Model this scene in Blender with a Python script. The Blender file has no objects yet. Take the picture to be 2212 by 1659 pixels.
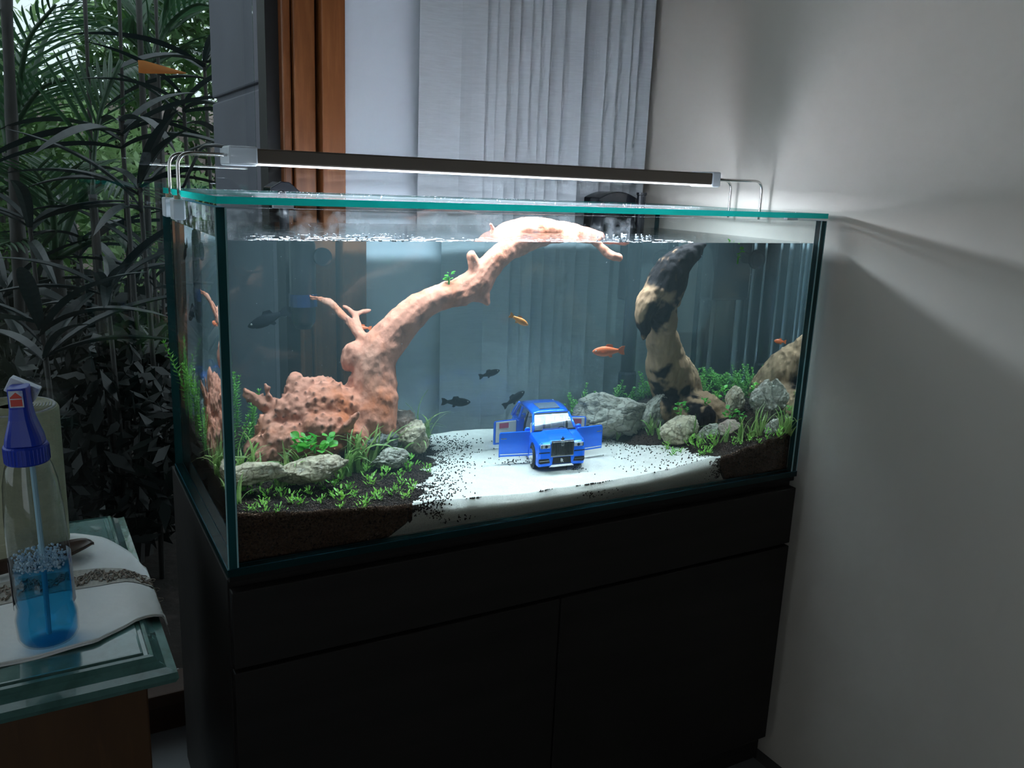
import bpy, bmesh, math, random
import numpy as np
from mathutils import Vector, Matrix, noise as mnoise

# ------------------------------------------------------------------ camera
SC = bpy.context.scene
COL = SC.collection
CAM = np.array([-0.1838, -1.0341, 0.4882])
YAW, PITCH, ROLL, FOC = 0.51446, 0.22940, 0.04123, 1837.4
def cam_axes():
    cy, sy, cp, sp = math.cos(YAW), math.sin(YAW), math.cos(PITCH), math.sin(PITCH)
    fwd = np.array([sy*cp, cy*cp, -sp]); right = np.array([cy, -sy, 0.0]); up = np.cross(right, fwd)
    cr, sr = math.cos(ROLL), math.sin(ROLL)
    return cr*right + sr*up, -sr*right + cr*up, fwd
RT, UP, FW = cam_axes()
cam_d = bpy.data.cameras.new('camera'); cam = bpy.data.objects.new('camera', cam_d); COL.objects.link(cam)
cam_d.sensor_width = 36.0; cam_d.lens = FOC/2212*36.0; cam_d.clip_start = 0.02; cam_d.clip_end = 100
m = Matrix.Identity(4)
for i in range(3):
    m[i][0], m[i][1], m[i][2], m[i][3] = RT[i], UP[i], -FW[i], CAM[i]
cam.matrix_world = m
SC.camera = cam

# ------------------------------------------------------------------ world, exposure, sampling
LED_POWER = 12.2            # the aquarium lamp's own light is made in its builder
w = bpy.data.worlds.new('overcast_sky'); SC.world = w; w.use_nodes = True
bg = w.node_tree.nodes['Background']; bg.inputs[0].default_value = (0.80, 0.92, 1.0, 1); bg.inputs[1].default_value = 1.30
SC.view_settings.view_transform = 'Standard'; SC.view_settings.look = 'None'
SC.view_settings.exposure = 0.0; SC.view_settings.gamma = 1.0; SC.view_settings.use_curve_mapping = False
cy = SC.cycles
cy.max_bounces = 8; cy.diffuse_bounces = 2; cy.glossy_bounces = 3; cy.transmission_bounces = 7
cy.transparent_max_bounces = 32; cy.volume_bounces = 0
cy.use_adaptive_sampling = True; cy.adaptive_threshold = 0.07; cy.adaptive_min_samples = 20
cy.sample_clamp_indirect = 40.0; cy.blur_glossy = 0.2
cy.caustics_reflective = True; cy.caustics_refractive = True
cy.use_denoising = True

# ------------------------------------------------------------------ helpers
rng = random.Random(7)
FLOOR = -0.61
L, W, H, T = 1.006, 0.452, 0.45, 0.012          # tank: length, depth, height of the panes, glass thickness
WL = 0.4115                                     # water level
YF = 0.0125                                     # front face of the water

def ray(u, v):
    d = RT*((u-1106)/FOC) - UP*((v-829.5)/FOC) + FW
    return d/np.linalg.norm(d)
def at(u, v, ax, val):                          # where a line of sight meets an axis plane, in air
    d = ray(u, v); return CAM + d*((val-CAM[ax])/d[ax])
def refracted(u, v):
    d = ray(u, v); P = CAM + d*((YF-CAM[1])/d[1])
    eta = 1/1.33; c = d[1]; k = 1-eta*eta*(1-c*c)
    d2 = eta*d + (eta*c-math.sqrt(k))*np.array([0, -1.0, 0])
    return P, d2/np.linalg.norm(d2)
def wat(u, v, y):                               # the same through the front pane into the water
    P, d = refracted(u, v); return P + d*((y-P[1])/d[1])
def pxm(u, v, y):                               # metres per pixel there
    return np.linalg.norm(wat(u+5, v, y)-wat(u-5, v, y))/10

def tagit(o, label=None, cat=None, group=None, kind=None):
    if label: o['label'] = label
    if cat: o['category'] = cat
    if group: o['group'] = group
    if kind: o['kind'] = kind
    return o
def thing(name, label, cat, loc=(0, 0, 0), group=None, rz=0):
    o = bpy.data.objects.new(name, None); COL.objects.link(o); o.location = Vector([float(c) for c in loc]); o.rotation_euler = (0, 0, rz)
    o.empty_display_size = 0.02
    return tagit(o, label, cat, group)

class MB:
    def __init__(s): s.v = []; s.f = []; s.m = []; s.n = 0
    def add(s, vs, fs, mi=0):
        b = s.n
        for p in vs: s.v.append((float(p[0]), float(p[1]), float(p[2])))
        s.n = len(s.v)
        for f in fs: s.f.append(tuple(i+b for i in f)); s.m.append(mi)
        return s
    def box(s, lo, hi, mi=0, xf=None):
        x0, y0, z0 = lo; x1, y1, z1 = hi
        vs = [(x0,y0,z0),(x1,y0,z0),(x1,y1,z0),(x0,y1,z0),(x0,y0,z1),(x1,y0,z1),(x1,y1,z1),(x0,y1,z1)]
        if xf is not None: vs = [xf @ Vector(p) for p in vs]
        return s.add(vs, [(0,3,2,1),(4,5,6,7),(0,1,5,4),(1,2,6,5),(2,3,7,6),(3,0,4,7)], mi)
    def prism(s, poly, d0, d1, axis='y', mi=0, xf=None):   # poly in the other two axes (ccw), extruded along axis
        def mk(a, b, d): return {'y': (a, d, b), 'x': (d, a, b), 'z': (a, b, d)}[axis]
        n = len(poly); vs = [mk(a, b, d0) for a, b in poly] + [mk(a, b, d1) for a, b in poly]
        if xf is not None: vs = [xf @ Vector(p) for p in vs]
        return s.add(vs, [tuple(range(n)), tuple(reversed(range(n, 2*n)))] + [((i+1) % n, i, n+i, n+(i+1) % n) for i in range(n)], mi)
    def tube(s, pts, rads, seg=8, mi=0, cap=True, flat=1.0):
        pts = [Vector([float(c) for c in p]) for p in pts]; n = len(pts)
        if not hasattr(rads, '__len__'): rads = [rads]*n
        ref = None; vs = []
        for i in range(n):
            t = (pts[min(i+1, n-1)] - pts[max(i-1, 0)])
            t = t.normalized() if t.length > 1e-9 else Vector((0, 0, 1))
            if ref is None: ref = t.orthogonal().normalized()
            ref = (ref - t*ref.dot(t)); ref = ref.normalized() if ref.length > 1e-6 else t.orthogonal().normalized()
            b = t.cross(ref)
            for k in range(seg):
                a = 2*math.pi*k/seg
                vs.append(pts[i] + (ref*math.cos(a) + b*math.sin(a)*flat)*rads[i])
        fs = [(i*seg+k, i*seg+(k+1) % seg, (i+1)*seg+(k+1) % seg, (i+1)*seg+k) for i in range(n-1) for k in range(seg)]
        if cap: fs += [tuple(reversed(range(seg))), tuple(range((n-1)*seg, n*seg))]
        return s.add(vs, fs, mi)
    def lathe(s, prof, seg=32, o=(0, 0, 0), mi=0, cap=True, xf=None):
        vs = [(o[0]+r*math.cos(2*math.pi*k/seg), o[1]+r*math.sin(2*math.pi*k/seg), o[2]+z) for r, z in prof for k in range(seg)]
        if xf is not None: vs = [xf @ Vector(p) for p in vs]
        n = len(prof)
        fs = [(i*seg+k, i*seg+(k+1) % seg, (i+1)*seg+(k+1) % seg, (i+1)*seg+k) for i in range(n-1) for k in range(seg)]
        if cap: fs += [tuple(reversed(range(seg))), tuple(range((n-1)*seg, n*seg))]
        return s.add(vs, fs, mi)
    def ball(s, c, r, seg=10, rings=7, mi=0, sc=(1, 1, 1), xf=None):
        prof = [(max(1e-4, math.sin(math.pi*i/rings)), -math.cos(math.pi*i/rings)) for i in range(rings+1)]
        vs = [Vector((c[0]+r*sc[0]*q*math.cos(2*math.pi*k/seg), c[1]+r*sc[1]*q*math.sin(2*math.pi*k/seg), c[2]+r*sc[2]*z)) for q, z in prof for k in range(seg)]
        if xf is not None: vs = [xf @ p for p in vs]
        fs = [(i*seg+k, i*seg+(k+1) % seg, (i+1)*seg+(k+1) % seg, (i+1)*seg+k) for i in range(rings) for k in range(seg)]
        return s.add(vs, fs, mi)
    def mesh(s, name):
        me = bpy.data.meshes.new(name); me.from_pydata(s.v, [], s.f)
        if any(s.m): me.polygons.foreach_set('material_index', s.m)
        me.update(); return me
    def build(s, name, mats, parent=None, smooth=False, bevel=0, bseg=2, local=False, fix=True):
        if parent is not None and not local:
            l = parent.location; s.v = [(a-l.x, b-l.y, c-l.z) for a, b, c in s.v]
        me = s.mesh(name)
        if fix:
            bm = bmesh.new(); bm.from_mesh(me); bmesh.ops.recalc_face_normals(bm, faces=bm.faces); bm.to_mesh(me); bm.free()
        return link(name, me, mats, parent, smooth, bevel, bseg)
def link(name, me, mats, parent=None, smooth=False, bevel=0, bseg=2):
    if not isinstance(mats, (list, tuple)): mats = [mats]
    for q in mats: me.materials.append(q)
    if smooth: me.polygons.foreach_set('use_smooth', [True]*len(me.polygons))
    o = bpy.data.objects.new(name, me); COL.objects.link(o); o.parent = parent
    if bevel:
        b = o.modifiers.new('bevel', 'BEVEL'); b.width = bevel; b.segments = bseg; b.limit_method = 'ANGLE'; b.angle_limit = 0.6
    return o
def fast_mesh(name, V, F):                      # V (n,3), F (m,3) numpy triangles
    me = bpy.data.meshes.new(name); V = np.asarray(V, dtype=np.float32); F = np.asarray(F, dtype=np.int32); k = F.shape[1]
    me.vertices.add(len(V)); me.vertices.foreach_set('co', V.ravel())
    me.loops.add(F.size); me.loops.foreach_set('vertex_index', F.ravel())
    me.polygons.add(len(F)); me.polygons.foreach_set('loop_start', np.arange(len(F), dtype=np.int32)*k)
    me.update(calc_edges=True); me.validate(); return me
def clone(root, **kw):
    r = root.copy(); COL.objects.link(r)
    for ch in root.children:
        c = ch.copy(); COL.objects.link(c); c.parent = r
        for g in ch.children:
            d = g.copy(); COL.objects.link(d); d.parent = c
    for k, v in kw.items(): r[k] = v
    return r
def struct(o): o['kind'] = 'structure'; return o

# ------------------------------------------------------------------ materials (all procedural)
def nodes(name):
    q = bpy.data.materials.new(name); q.use_nodes = True; nt = q.node_tree
    return q, nt, nt.nodes, nt.links, nt.nodes['Principled BSDF'], nt.nodes['Material Output']
def pm(name, col, rough=0.6, metal=0.0, spec=0.5, n=None, bump=None, coat=0, trans=0, ior=1.45, stretch=None, sss=0, extra=None, crack=None):
    """principled; n=(scale, colour2, lo, hi) mixes a second colour by noise; bump=(scale, strength)"""
    q, nt, N, K, P, O = nodes(name)
    P.inputs['Base Color'].default_value = (*col, 1); P.inputs['Roughness'].default_value = rough
    P.inputs['Metallic'].default_value = metal; P.inputs['Specular IOR Level'].default_value = spec
    P.inputs['Coat Weight'].default_value = coat; P.inputs['Transmission Weight'].default_value = trans; P.inputs['IOR'].default_value = ior
    if sss: P.inputs['Subsurface Weight'].default_value = sss; P.inputs['Subsurface Radius'].default_value = (0.004, 0.003, 0.002)
    tc = N.new('ShaderNodeTexCoord'); mp = N.new('ShaderNodeMapping'); K.new(tc.outputs['Object'], mp.inputs['Vector'])
    if stretch: mp.inputs['Scale'].default_value = stretch
    cur = None
    layers = [] if n is None else (n if isinstance(n, list) else [n])
    for sc_, c2, lo, hi in layers:
        tx = N.new('ShaderNodeTexNoise'); tx.inputs['Scale'].default_value = sc_; tx.inputs['Detail'].default_value = 6; tx.inputs['Roughness'].default_value = 0.6
        K.new(mp.outputs[0], tx.inputs['Vector'])
        rp = N.new('ShaderNodeMapRange'); rp.inputs[1].default_value = lo; rp.inputs[2].default_value = hi; K.new(tx.outputs[0], rp.inputs[0])
        mx = N.new('ShaderNodeMix'); mx.data_type = 'RGBA'; K.new(rp.outputs[0], mx.inputs[0])
        if cur is None: mx.inputs[6].default_value = (*col, 1)
        else: K.new(cur, mx.inputs[6])
        mx.inputs[7].default_value = (*c2, 1); cur = mx.outputs[2]
    if crack:                                   # crack=(scale, colour, width): veins and cracks of a stone
        vo = N.new('ShaderNodeTexVoronoi'); vo.feature = 'DISTANCE_TO_EDGE'; vo.inputs['Scale'].default_value = crack[0]
        nz = N.new('ShaderNodeTexNoise'); nz.inputs['Scale'].default_value = crack[0]*1.5; K.new(tc.outputs['Object'], nz.inputs['Vector'])
        va = N.new('ShaderNodeVectorMath'); va.operation = 'MULTIPLY_ADD'; K.new(nz.outputs['Color'], va.inputs[0]); va.inputs[1].default_value = (.6/crack[0],)*3; K.new(tc.outputs['Object'], va.inputs[2])
        K.new(va.outputs[0], vo.inputs['Vector'])
        rp = N.new('ShaderNodeMapRange'); rp.inputs[1].default_value = 0; rp.inputs[2].default_value = crack[2]; rp.inputs[3].default_value = .8; rp.inputs[4].default_value = 0; K.new(vo.outputs['Distance'], rp.inputs[0])
        mx = N.new('ShaderNodeMix'); mx.data_type = 'RGBA'; K.new(rp.outputs[0], mx.inputs[0])
        if cur is None: mx.inputs[6].default_value = (*col, 1)
        else: K.new(cur, mx.inputs[6])
        mx.inputs[7].default_value = (*crack[1], 1); cur = mx.outputs[2]
    if extra:                                   # extra=(attribute, colour): the thing's own dark or light patches
        at_ = N.new('ShaderNodeAttribute'); at_.attribute_name = extra[0]
        mx = N.new('ShaderNodeMix'); mx.data_type = 'RGBA'; K.new(at_.outputs['Fac'], mx.inputs[0])
        if cur is None: mx.inputs[6].default_value = (*col, 1)
        else: K.new(cur, mx.inputs[6])
        mx.inputs[7].default_value = (*extra[1], 1); cur = mx.outputs[2]
    if cur is not None: K.new(cur, P.inputs['Base Color'])
    if bump:
        bs = bump if isinstance(bump, list) else [bump]; prev = None
        for sc_, st in bs:
            tx = N.new('ShaderNodeTexNoise'); tx.inputs['Scale'].default_value = sc_; tx.inputs['Detail'].default_value = 5
            K.new(mp.outputs[0], tx.inputs['Vector'])
            b = N.new('ShaderNodeBump'); b.inputs['Strength'].default_value = st; b.inputs['Distance'].default_value = 0.2/sc_
            K.new(tx.outputs[0], b.inputs['Height'])
            if prev: K.new(prev, b.inputs['Normal'])
            prev = b.outputs[0]
        K.new(prev, P.inputs['Normal'])
    return q
def schlick(N, K, f0):
    g = N.new('ShaderNodeNewGeometry'); d = N.new('ShaderNodeVectorMath'); d.operation = 'DOT_PRODUCT'
    K.new(g.outputs['Incoming'], d.inputs[0]); K.new(g.outputs['Normal'], d.inputs[1])
    a = N.new('ShaderNodeMath'); a.operation = 'ABSOLUTE'; K.new(d.outputs['Value'], a.inputs[0])
    b = N.new('ShaderNodeMath'); b.operation = 'SUBTRACT'; b.inputs[0].default_value = 1.0; K.new(a.outputs[0], b.inputs[1])
    c = N.new('ShaderNodeMath'); c.operation = 'POWER'; K.new(b.outputs[0], c.inputs[0]); c.inputs[1].default_value = 5.0
    e = N.new('ShaderNodeMath'); e.operation = 'MULTIPLY_ADD'; K.new(c.outputs[0], e.inputs[0]); e.inputs[1].default_value = 1-f0; e.inputs[2].default_value = f0
    e.use_clamp = True
    return e.outputs[0]
def pane_mat(name, tint=(1, 1, 1), f0=0.035, rough=0.0, bump=None, mist=None, fcap=1.0, ior=None):
    """sheet glass: see-through with a fresnel reflection; mist=(scale, lo, hi, strength) adds whitish condensation"""
    q, nt, N, K, P, O = nodes(name); N.remove(P)
    tr = N.new('ShaderNodeBsdfTransparent'); tr.inputs[0].default_value = (*tint, 1)
    gl = N.new('ShaderNodeBsdfGlossy'); gl.inputs['Roughness'].default_value = rough
    mx = N.new('ShaderNodeMixShader'); fr = schlick(N, K, f0)
    if ior:                                     # a real interface: total reflection from below past the critical angle
        fn = N.new('ShaderNodeFresnel'); fn.inputs['IOR'].default_value = ior; fr = fn.outputs[0]
    if fcap < 1:
        mn = N.new('ShaderNodeMath'); mn.operation = 'MINIMUM'; K.new(fr, mn.inputs[0]); mn.inputs[1].default_value = fcap; fr = mn.outputs[0]
    K.new(fr, mx.inputs[0]); K.new(tr.outputs[0], mx.inputs[1]); K.new(gl.outputs[0], mx.inputs[2])
    tc = N.new('ShaderNodeTexCoord')
    if bump:
        mp = N.new('ShaderNodeMapping'); K.new(tc.outputs['Object'], mp.inputs[0]); mp.inputs['Scale'].default_value = bump[2]
        tx = N.new('ShaderNodeTexNoise'); tx.inputs['Scale'].default_value = bump[0]; K.new(mp.outputs[0], tx.inputs['Vector'])
        b = N.new('ShaderNodeBump'); b.inputs['Strength'].default_value = bump[1]; b.inputs['Distance'].default_value = 0.01
        K.new(tx.outputs[0], b.inputs['Height']); K.new(b.outputs[0], gl.inputs['Normal'])
    last = mx
    if mist:
        tx = N.new('ShaderNodeTexNoise'); tx.inputs['Scale'].default_value = mist[0]; tx.inputs['Detail'].default_value = 5; K.new(tc.outputs['Object'], tx.inputs['Vector'])
        rp = N.new('ShaderNodeMapRange'); rp.inputs[1].default_value = mist[1]; rp.inputs[2].default_value = mist[2]; rp.inputs[4].default_value = mist[3]; K.new(tx.outputs[0], rp.inputs[0])
        d1 = N.new('ShaderNodeBsdfDiffuse'); d1.inputs[0].default_value = (.8, .85, .9, 1); d2 = N.new('ShaderNodeBsdfTranslucent'); d2.inputs[0].default_value = (.8, .85, .9, 1)
        dm = N.new('ShaderNodeMixShader'); K.new(d1.outputs[0], dm.inputs[1]); K.new(d2.outputs[0], dm.inputs[2])
        m2 = N.new('ShaderNodeMixShader'); K.new(rp.outputs[0], m2.inputs[0]); K.new(mx.outputs[0], m2.inputs[1]); K.new(dm.outputs[0], m2.inputs[2]); last = m2
    K.new(last.outputs[0], O.inputs['Surface'])
    return q
def edge_mat(name, col, tl=0.6, rough=0.15):
    """ground edge of thick glass: takes light from inside the sheet"""
    q, nt, N, K, P, O = nodes(name)
    P.inputs['Base Color'].default_value = (*[c*0.6 for c in col], 1); P.inputs['Roughness'].default_value = rough
    t = N.new('ShaderNodeBsdfTranslucent'); t.inputs[0].default_value = (*col, 1)
    tc = N.new('ShaderNodeTexCoord'); tx = N.new('ShaderNodeTexNoise'); tx.inputs['Scale'].default_value = 30; K.new(tc.outputs['Object'], tx.inputs['Vector'])
    mx = N.new('ShaderNodeMixShader'); mx.inputs[0].default_value = tl
    K.new(P.outputs[0], mx.inputs[1]); K.new(t.outputs[0], mx.inputs[2]); K.new(mx.outputs[0], O.inputs['Surface'])
    return q
def leaf_mat(name, col, col2, sc_=30, rough=0.45, tl=0.35, coat=0.0):
    q, nt, N, K, P, O = nodes(name)
    tc = N.new('ShaderNodeTexCoord'); tx = N.new('ShaderNodeTexNoise'); tx.inputs['Scale'].default_value = sc_; K.new(tc.outputs['Object'], tx.inputs['Vector'])
    oi = N.new('ShaderNodeObjectInfo')
    ad = N.new('ShaderNodeMath'); ad.operation = 'MULTIPLY_ADD'; K.new(oi.outputs['Random'], ad.inputs[0]); ad.inputs[1].default_value = 0.5; K.new(tx.outputs[0], ad.inputs[2])
    rp = N.new('ShaderNodeMapRange'); rp.inputs[1].default_value = 0.4; rp.inputs[2].default_value = 1.0; K.new(ad.outputs[0], rp.inputs[0])
    mx = N.new('ShaderNodeMix'); mx.data_type = 'RGBA'; K.new(rp.outputs[0], mx.inputs[0]); mx.inputs[6].default_value = (*col, 1); mx.inputs[7].default_value = (*col2, 1)
    K.new(mx.outputs[2], P.inputs['Base Color']); P.inputs['Roughness'].default_value = rough; P.inputs['Coat Weight'].default_value = coat
    t = N.new('ShaderNodeBsdfTranslucent'); K.new(mx.outputs[2], t.inputs[0])
    ms = N.new('ShaderNodeMixShader'); ms.inputs[0].default_value = tl
    K.new(P.outputs[0], ms.inputs[1]); K.new(t.outputs[0], ms.inputs[2]); K.new(ms.outputs[0], O.inputs['Surface'])
    return q

M = {}
M['wall'] = pm('wall_paint', (.66, .60, .53), .75, n=(3, (.62, .565, .50), .35, .7), bump=(260, .04))
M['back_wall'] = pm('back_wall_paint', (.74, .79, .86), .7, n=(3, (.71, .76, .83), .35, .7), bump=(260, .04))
M['ext_wall'] = pm('exterior_paint', (.115, .122, .148), .8, n=(6, (.095, .10, .122), .3, .7), bump=(90, .2))
M['floor'] = pm('floor_tile', (.20, .205, .21), .4, n=(8, (.15, .155, .16), .3, .7))
M['grout'] = pm('grout', (.10, .10, .10), .9)
M['ceiling'] = pm('ceiling_boards', (.16, .13, .10), .8)
M['far_wall'] = pm('far_wall_paint', (.26, .235, .20), .8)
M['jamb'] = pm('orange_wood', (.30, .100, .030), .4, n=[(9, (.16, .050, .016), .35, .65), (60, (.38, .14, .05), .5, .8)], bump=(40, .12), stretch=(1, 1, .08))
M['dark_wood'] = pm('dark_sill_wood', (.085, .045, .028), .45, n=(12, (.045, .024, .016), .35, .65), bump=(40, .1), stretch=(.08, 1, 1))
M['dark_strip'] = pm('near_black_strip', (.02, .018, .018), .6)  # near-black strip behind the stepped boards
M['blind'] = pm('blind_fabric', (.51, .535, .56), .85, n=[(120, (.44, .46, .485), .35, .7), (500, (.57, .59, .61), .6, .8)], bump=(400, .15), stretch=(.25, .25, 3))
M['window'] = pane_mat('window_glass', (.92, .95, .95), .045)
M['pane'] = pane_mat('tank_glass', (.975, .988, .985), .015, fcap=.10)
M['lid'] = pane_mat('lid_glass', (.982, .988, .990), .11, rough=.10, mist=(45, .35, .8, .07), fcap=.55)
M['edge'] = edge_mat('teal_glass_edge', (.006, .34, .28), .62)
M['edge_dark'] = edge_mat('dark_teal_glass_edge', (.008, .06, .065), .35)
M['edge_blue'] = edge_mat('pale_blue_glass_edge', (.12, .42, .55), .6)
M['silicone'] = pm('clear_silicone', (.30, .52, .55), .35)
M['black_foam'] = pm('black_foam_mat', (.006, .006, .006), .9)
M['cabinet'] = pm('black_oak_laminate', (.022, .0195, .0185), .55, spec=.25, n=(20, (.016, .0145, .0135), .35, .7), bump=(60, .1), stretch=(.06, 1, 1))
M['bronze'] = pm('bronze_anodised_housing', (.115, .090, .072), .42, metal=.3, bump=(300, .04))
M['steel'] = pm('bent_steel_wire', (.62, .60, .58), .18, metal=1.0)
M['acrylic'] = pm('frosted_acrylic', (.84, .89, .95), .35, trans=.35, sss=.0)
M['tan_plug'] = pm('tan_rubber_plug', (.45, .33, .22), .6)
M['black_plastic'] = pm('black_plastic', (.010, .011, .013), .3)
M['black_gloss'] = pm('glossy_black_plastic', (.012, .013, .016), .12)
M['blue_plastic_collar'] = pm('navy_plastic', (.006, .016, .05), .35)

# ------------------------------------------------------------------ the room
X_R, Y_B = 1.03, 0.58                           # right wall, back wall
struct(MB().box((-2.6, -3.6, FLOOR-.05), (X_R+.1, .64, FLOOR)).build('floor', M['grout']))
fl = bpy.data.objects['floor']
tile = MB().box((-.297, -.297, 0), (.297, .297, .004)).mesh('tile'); tile.materials.append(M['floor'])
for i in range(6):
    for j in range(7):
        o = bpy.data.objects.new('tile', tile); COL.objects.link(o); o.parent = fl
        o.location = (-2.3+i*.6, -3.2+j*.6, FLOOR)
struct(MB().box((-2.6, -3.6, 1.95), (X_R+.1, Y_B+.1, 2.05)).build('ceiling', M['ceiling']))
struct(MB().box((X_R, -3.6, FLOOR), (X_R+.1, Y_B, 1.95)).build('wall_right', M['wall']))
struct(MB().box((.334, Y_B, FLOOR), (X_R+.1, Y_B+.1, 1.95)).build('wall_back', M['back_wall']))
b = MB(); yf = -2.4                             # unseen wall behind the viewer; opening added to let sky light in
b.box((-.75, yf-.1, FLOOR), (X_R+.1, yf, 1.95)); b.box((-2.6, yf-.1, FLOOR), (-2.5, yf, 1.95)); b.box((-2.5, yf-.1, 1.85), (-.75, yf, 1.95)); b.box((-2.5, yf-.1, FLOOR), (-.75, yf, FLOOR+.1))
struct(b.build('wall_front', M['far_wall']))
b = MB(); b.box((-2.7, -3.6, FLOOR), (-2.6, .64, .0)); b.box((-2.7, -3.6, 1.3), (-2.6, .64, 1.95)); b.box((-2.7, -3.6, .0), (-2.6, -.7, 1.3))  # unseen wall, its opening sized for the sky light it lets in
struct(b.build('wall_left', M['far_wall']))

# wooden window frame post at the end of the glazing: stepped boards
tr = thing('trim_1', None, None, (.28, Y_B, FLOOR)); tr['kind'] = 'structure'
MB().box((.2925, .548, FLOOR), (.336, .665, 1.95)).build('board', M['jamb'], tr, bevel=.002)
MB().box((.2465, .566, FLOOR), (.2855, .655, 1.95)).build('board', M['jamb'], tr, bevel=.002)
MB().box((.2285, .575, FLOOR), (.2440, .650, 1.95)).build('bead', M['jamb'], tr, bevel=.003)
MB().box((.205, .60, FLOOR), (.2945, .66, 1.95)).build('rebate', M['dark_strip'], tr)
# window: bottom rail of the frame and the pane (set a little out of true, as in the reflection it gives)
wn = thing('window_1', None, None, (-.8, .62, FLOOR)); wn['kind'] = 'structure'
MB().box((-2.6, .575, FLOOR+.072), (.204, .66, FLOOR+.10)).build('bottom_rail', M['dark_wood'], wn, bevel=.004)
MB().box((-2.6, .59, FLOOR+.04), (.204, .66, FLOOR+.070)).build('bottom_rail', M['dark_wood'], wn, bevel=.004)
MB().box((-2.6, .60, FLOOR), (.204, .66, FLOOR+.0385)).build('bottom_rail', M['dark_wood'], wn, bevel=.002)
dz = math.tan(math.radians(3.5))
MB().prism([(-2.6, .668-2.8*dz), (.2, .668), (.2, .674), (-2.6, .674-2.8*dz)], FLOOR+.10, 1.95, 'z').build('pane', M['window'], wn)
# rendered wall outside, running away from the window, with a shadow groove
ew = thing('wall_exterior', None, None, (.35, .9, FLOOR)); ew['kind'] = 'structure'
MB().box((.213, .69, FLOOR-.1), (.6, 1.17, .648)).build('lower_block', M['ext_wall'], ew, bevel=.004)
MB().box((.213, .69, .660), (.6, 1.17, 2.6)).build('upper_block', M['ext_wall'], ew, bevel=.004)
MB().box((.222, .70, .64), (.6, 1.16, .67)).build('groove', M['ext_wall'], ew)

# ------------------------------------------------------------------ vertical blind, drawn to the side
bl = thing('vertical_blind', 'pale grey fabric vertical blind drawn into a stack of overlapping slats', 'blind', (.78, .555, FLOOR+.06))
edges = [1038, 1049, 1071, 1089, 1095, 1119, 1144, 1164, 1185, 1214, 1250, 1257, 1305, 1331, 1358, 1374, 1404]
zt, zb = 1.78, FLOOR+.06
for i, u in enumerate(edges):
    yr = .548 if i == 0 else (.520 if i not in (4, 11) else .513)
    xr = at(u, 200, 1, yr)[0]
    wd = .128
    xl, yl = (xr-wd, .556) if i == 0 else (xr-.062-.006*((i*7) % 3), yr+.052)
    mb = MB(); n = 6; vs = []
    for k in range(n+1):
        t = k/n; bow = .003*math.sin(math.pi*t)
        vs += [(xl+(xr-xl)*t, yl+(yr-yl)*t-bow, zb), (xl+(xr-xl)*t, yl+(yr-yl)*t-bow, zt),
               (xl+(xr-xl)*t, yl+(yr-yl)*t-bow+.0007, zb), (xl+(xr-xl)*t, yl+(yr-yl)*t-bow+.0007, zt)]
    fs = []
    for k in range(n):
        a, c = 4*k, 4*k+4
        fs += [(a, c, c+1, a+1), (a+2, a+3, c+3, c+2), (a, a+2, c+2, c), (a+1, c+1, c+3, a+3)]
    fs += [(0, 1, 3, 2), (4*n, 4*n+2, 4*n+3, 4*n+1)]
    mb.add(vs, fs).build('slat', M['blind'], bl, smooth=False)
MB().box((.45, .515, zt), (X_R-.002, .575, zt+.04)).build('head_rail', M['acrylic'], bl, bevel=.003)

# ------------------------------------------------------------------ cabinet
cb = thing('aquarium_cabinet', 'matt black wooden cabinet carrying the aquarium', 'cabinet', (L/2, .25, FLOOR))
ct = -.019
MB().box((.0, .012, FLOOR), (1.006, .50, ct)).build('body', M['cabinet'], cb, bevel=.001)
MB().box((.002, -.006, -.1385), (1.004, .011, -.030)).build('drawer_front', M['cabinet'], cb, bevel=.0015)
MB().box((.002, -.006, FLOOR+.06), (.5005, .011, -.1445)).build('door', M['cabinet'], cb, bevel=.0015)
MB().box((.5035, -.006, FLOOR+.06), (1.004, .011, -.1445)).build('door', M['cabinet'], cb, bevel=.0015)
tagit(MB().box((.001, .002, -.019), (1.005, .454, -.0102)).build('foam_mat', M['black_foam'], bevel=.001), 'thin black foam mat between the glass tank and the cabinet', 'mat')

# ------------------------------------------------------------------ the tank
tk = thing('aquarium', 'large rectangular rimless glass aquarium on the black cabinet', 'aquarium', (L/2, W/2, -.010))
EM = [M['pane'], M['edge'], M['edge_dark'], M['edge_blue']]
def sheet(lo, hi, mats):                        # box with a material per side: -x +x -y +y -z +z
    mb = MB(); mb.box(lo, hi); order = {0: 4, 1: 5, 2: 2, 3: 1, 4: 3, 5: 0}
    mb.m = [mats[{0: 4, 1: 5, 2: 2, 3: 1, 4: 3, 5: 0}[i]] for i in range(6)]; return mb
sheet((-.001, -.001, -.010), (L+.001, W+.001, 0), [2, 2, 2, 2, 0, 3]).build('base_plate', EM, tk, fix=False)
sheet((T+.0004, 0, .0004), (L-T-.0004, T, H), [2, 2, 0, 0, 2, 2]).build('front_pane', EM, tk, fix=False)
sheet((T+.0004, W-T, .0004), (L-T-.0004, W, H), [2, 2, 0, 0, 2, 2]).build('back_pane', EM, tk, fix=False)
sheet((0, 0, .0004), (T, W, H), [0, 0, 2, 2, 2, 3]).build('left_pane', EM, tk, fix=False)
sheet((L-T, 0, .0004), (L, W, H), [0, 0, 2, 2, 2, 3]).build('right_pane', EM, tk, fix=False)
for x in (T+.0002, L-T-.0002):
    MB().box((x-.0010, -.0004, .001), (x+.0010, .0008, H)).build('silicone_seam', M['silicone'], tk)
for x in (.0006, L-.0006):
    MB().box((x-.0007, -.0005, .001), (x+.0007, .0006, H)).build('polished_arris', M['silicone'], tk)

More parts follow.
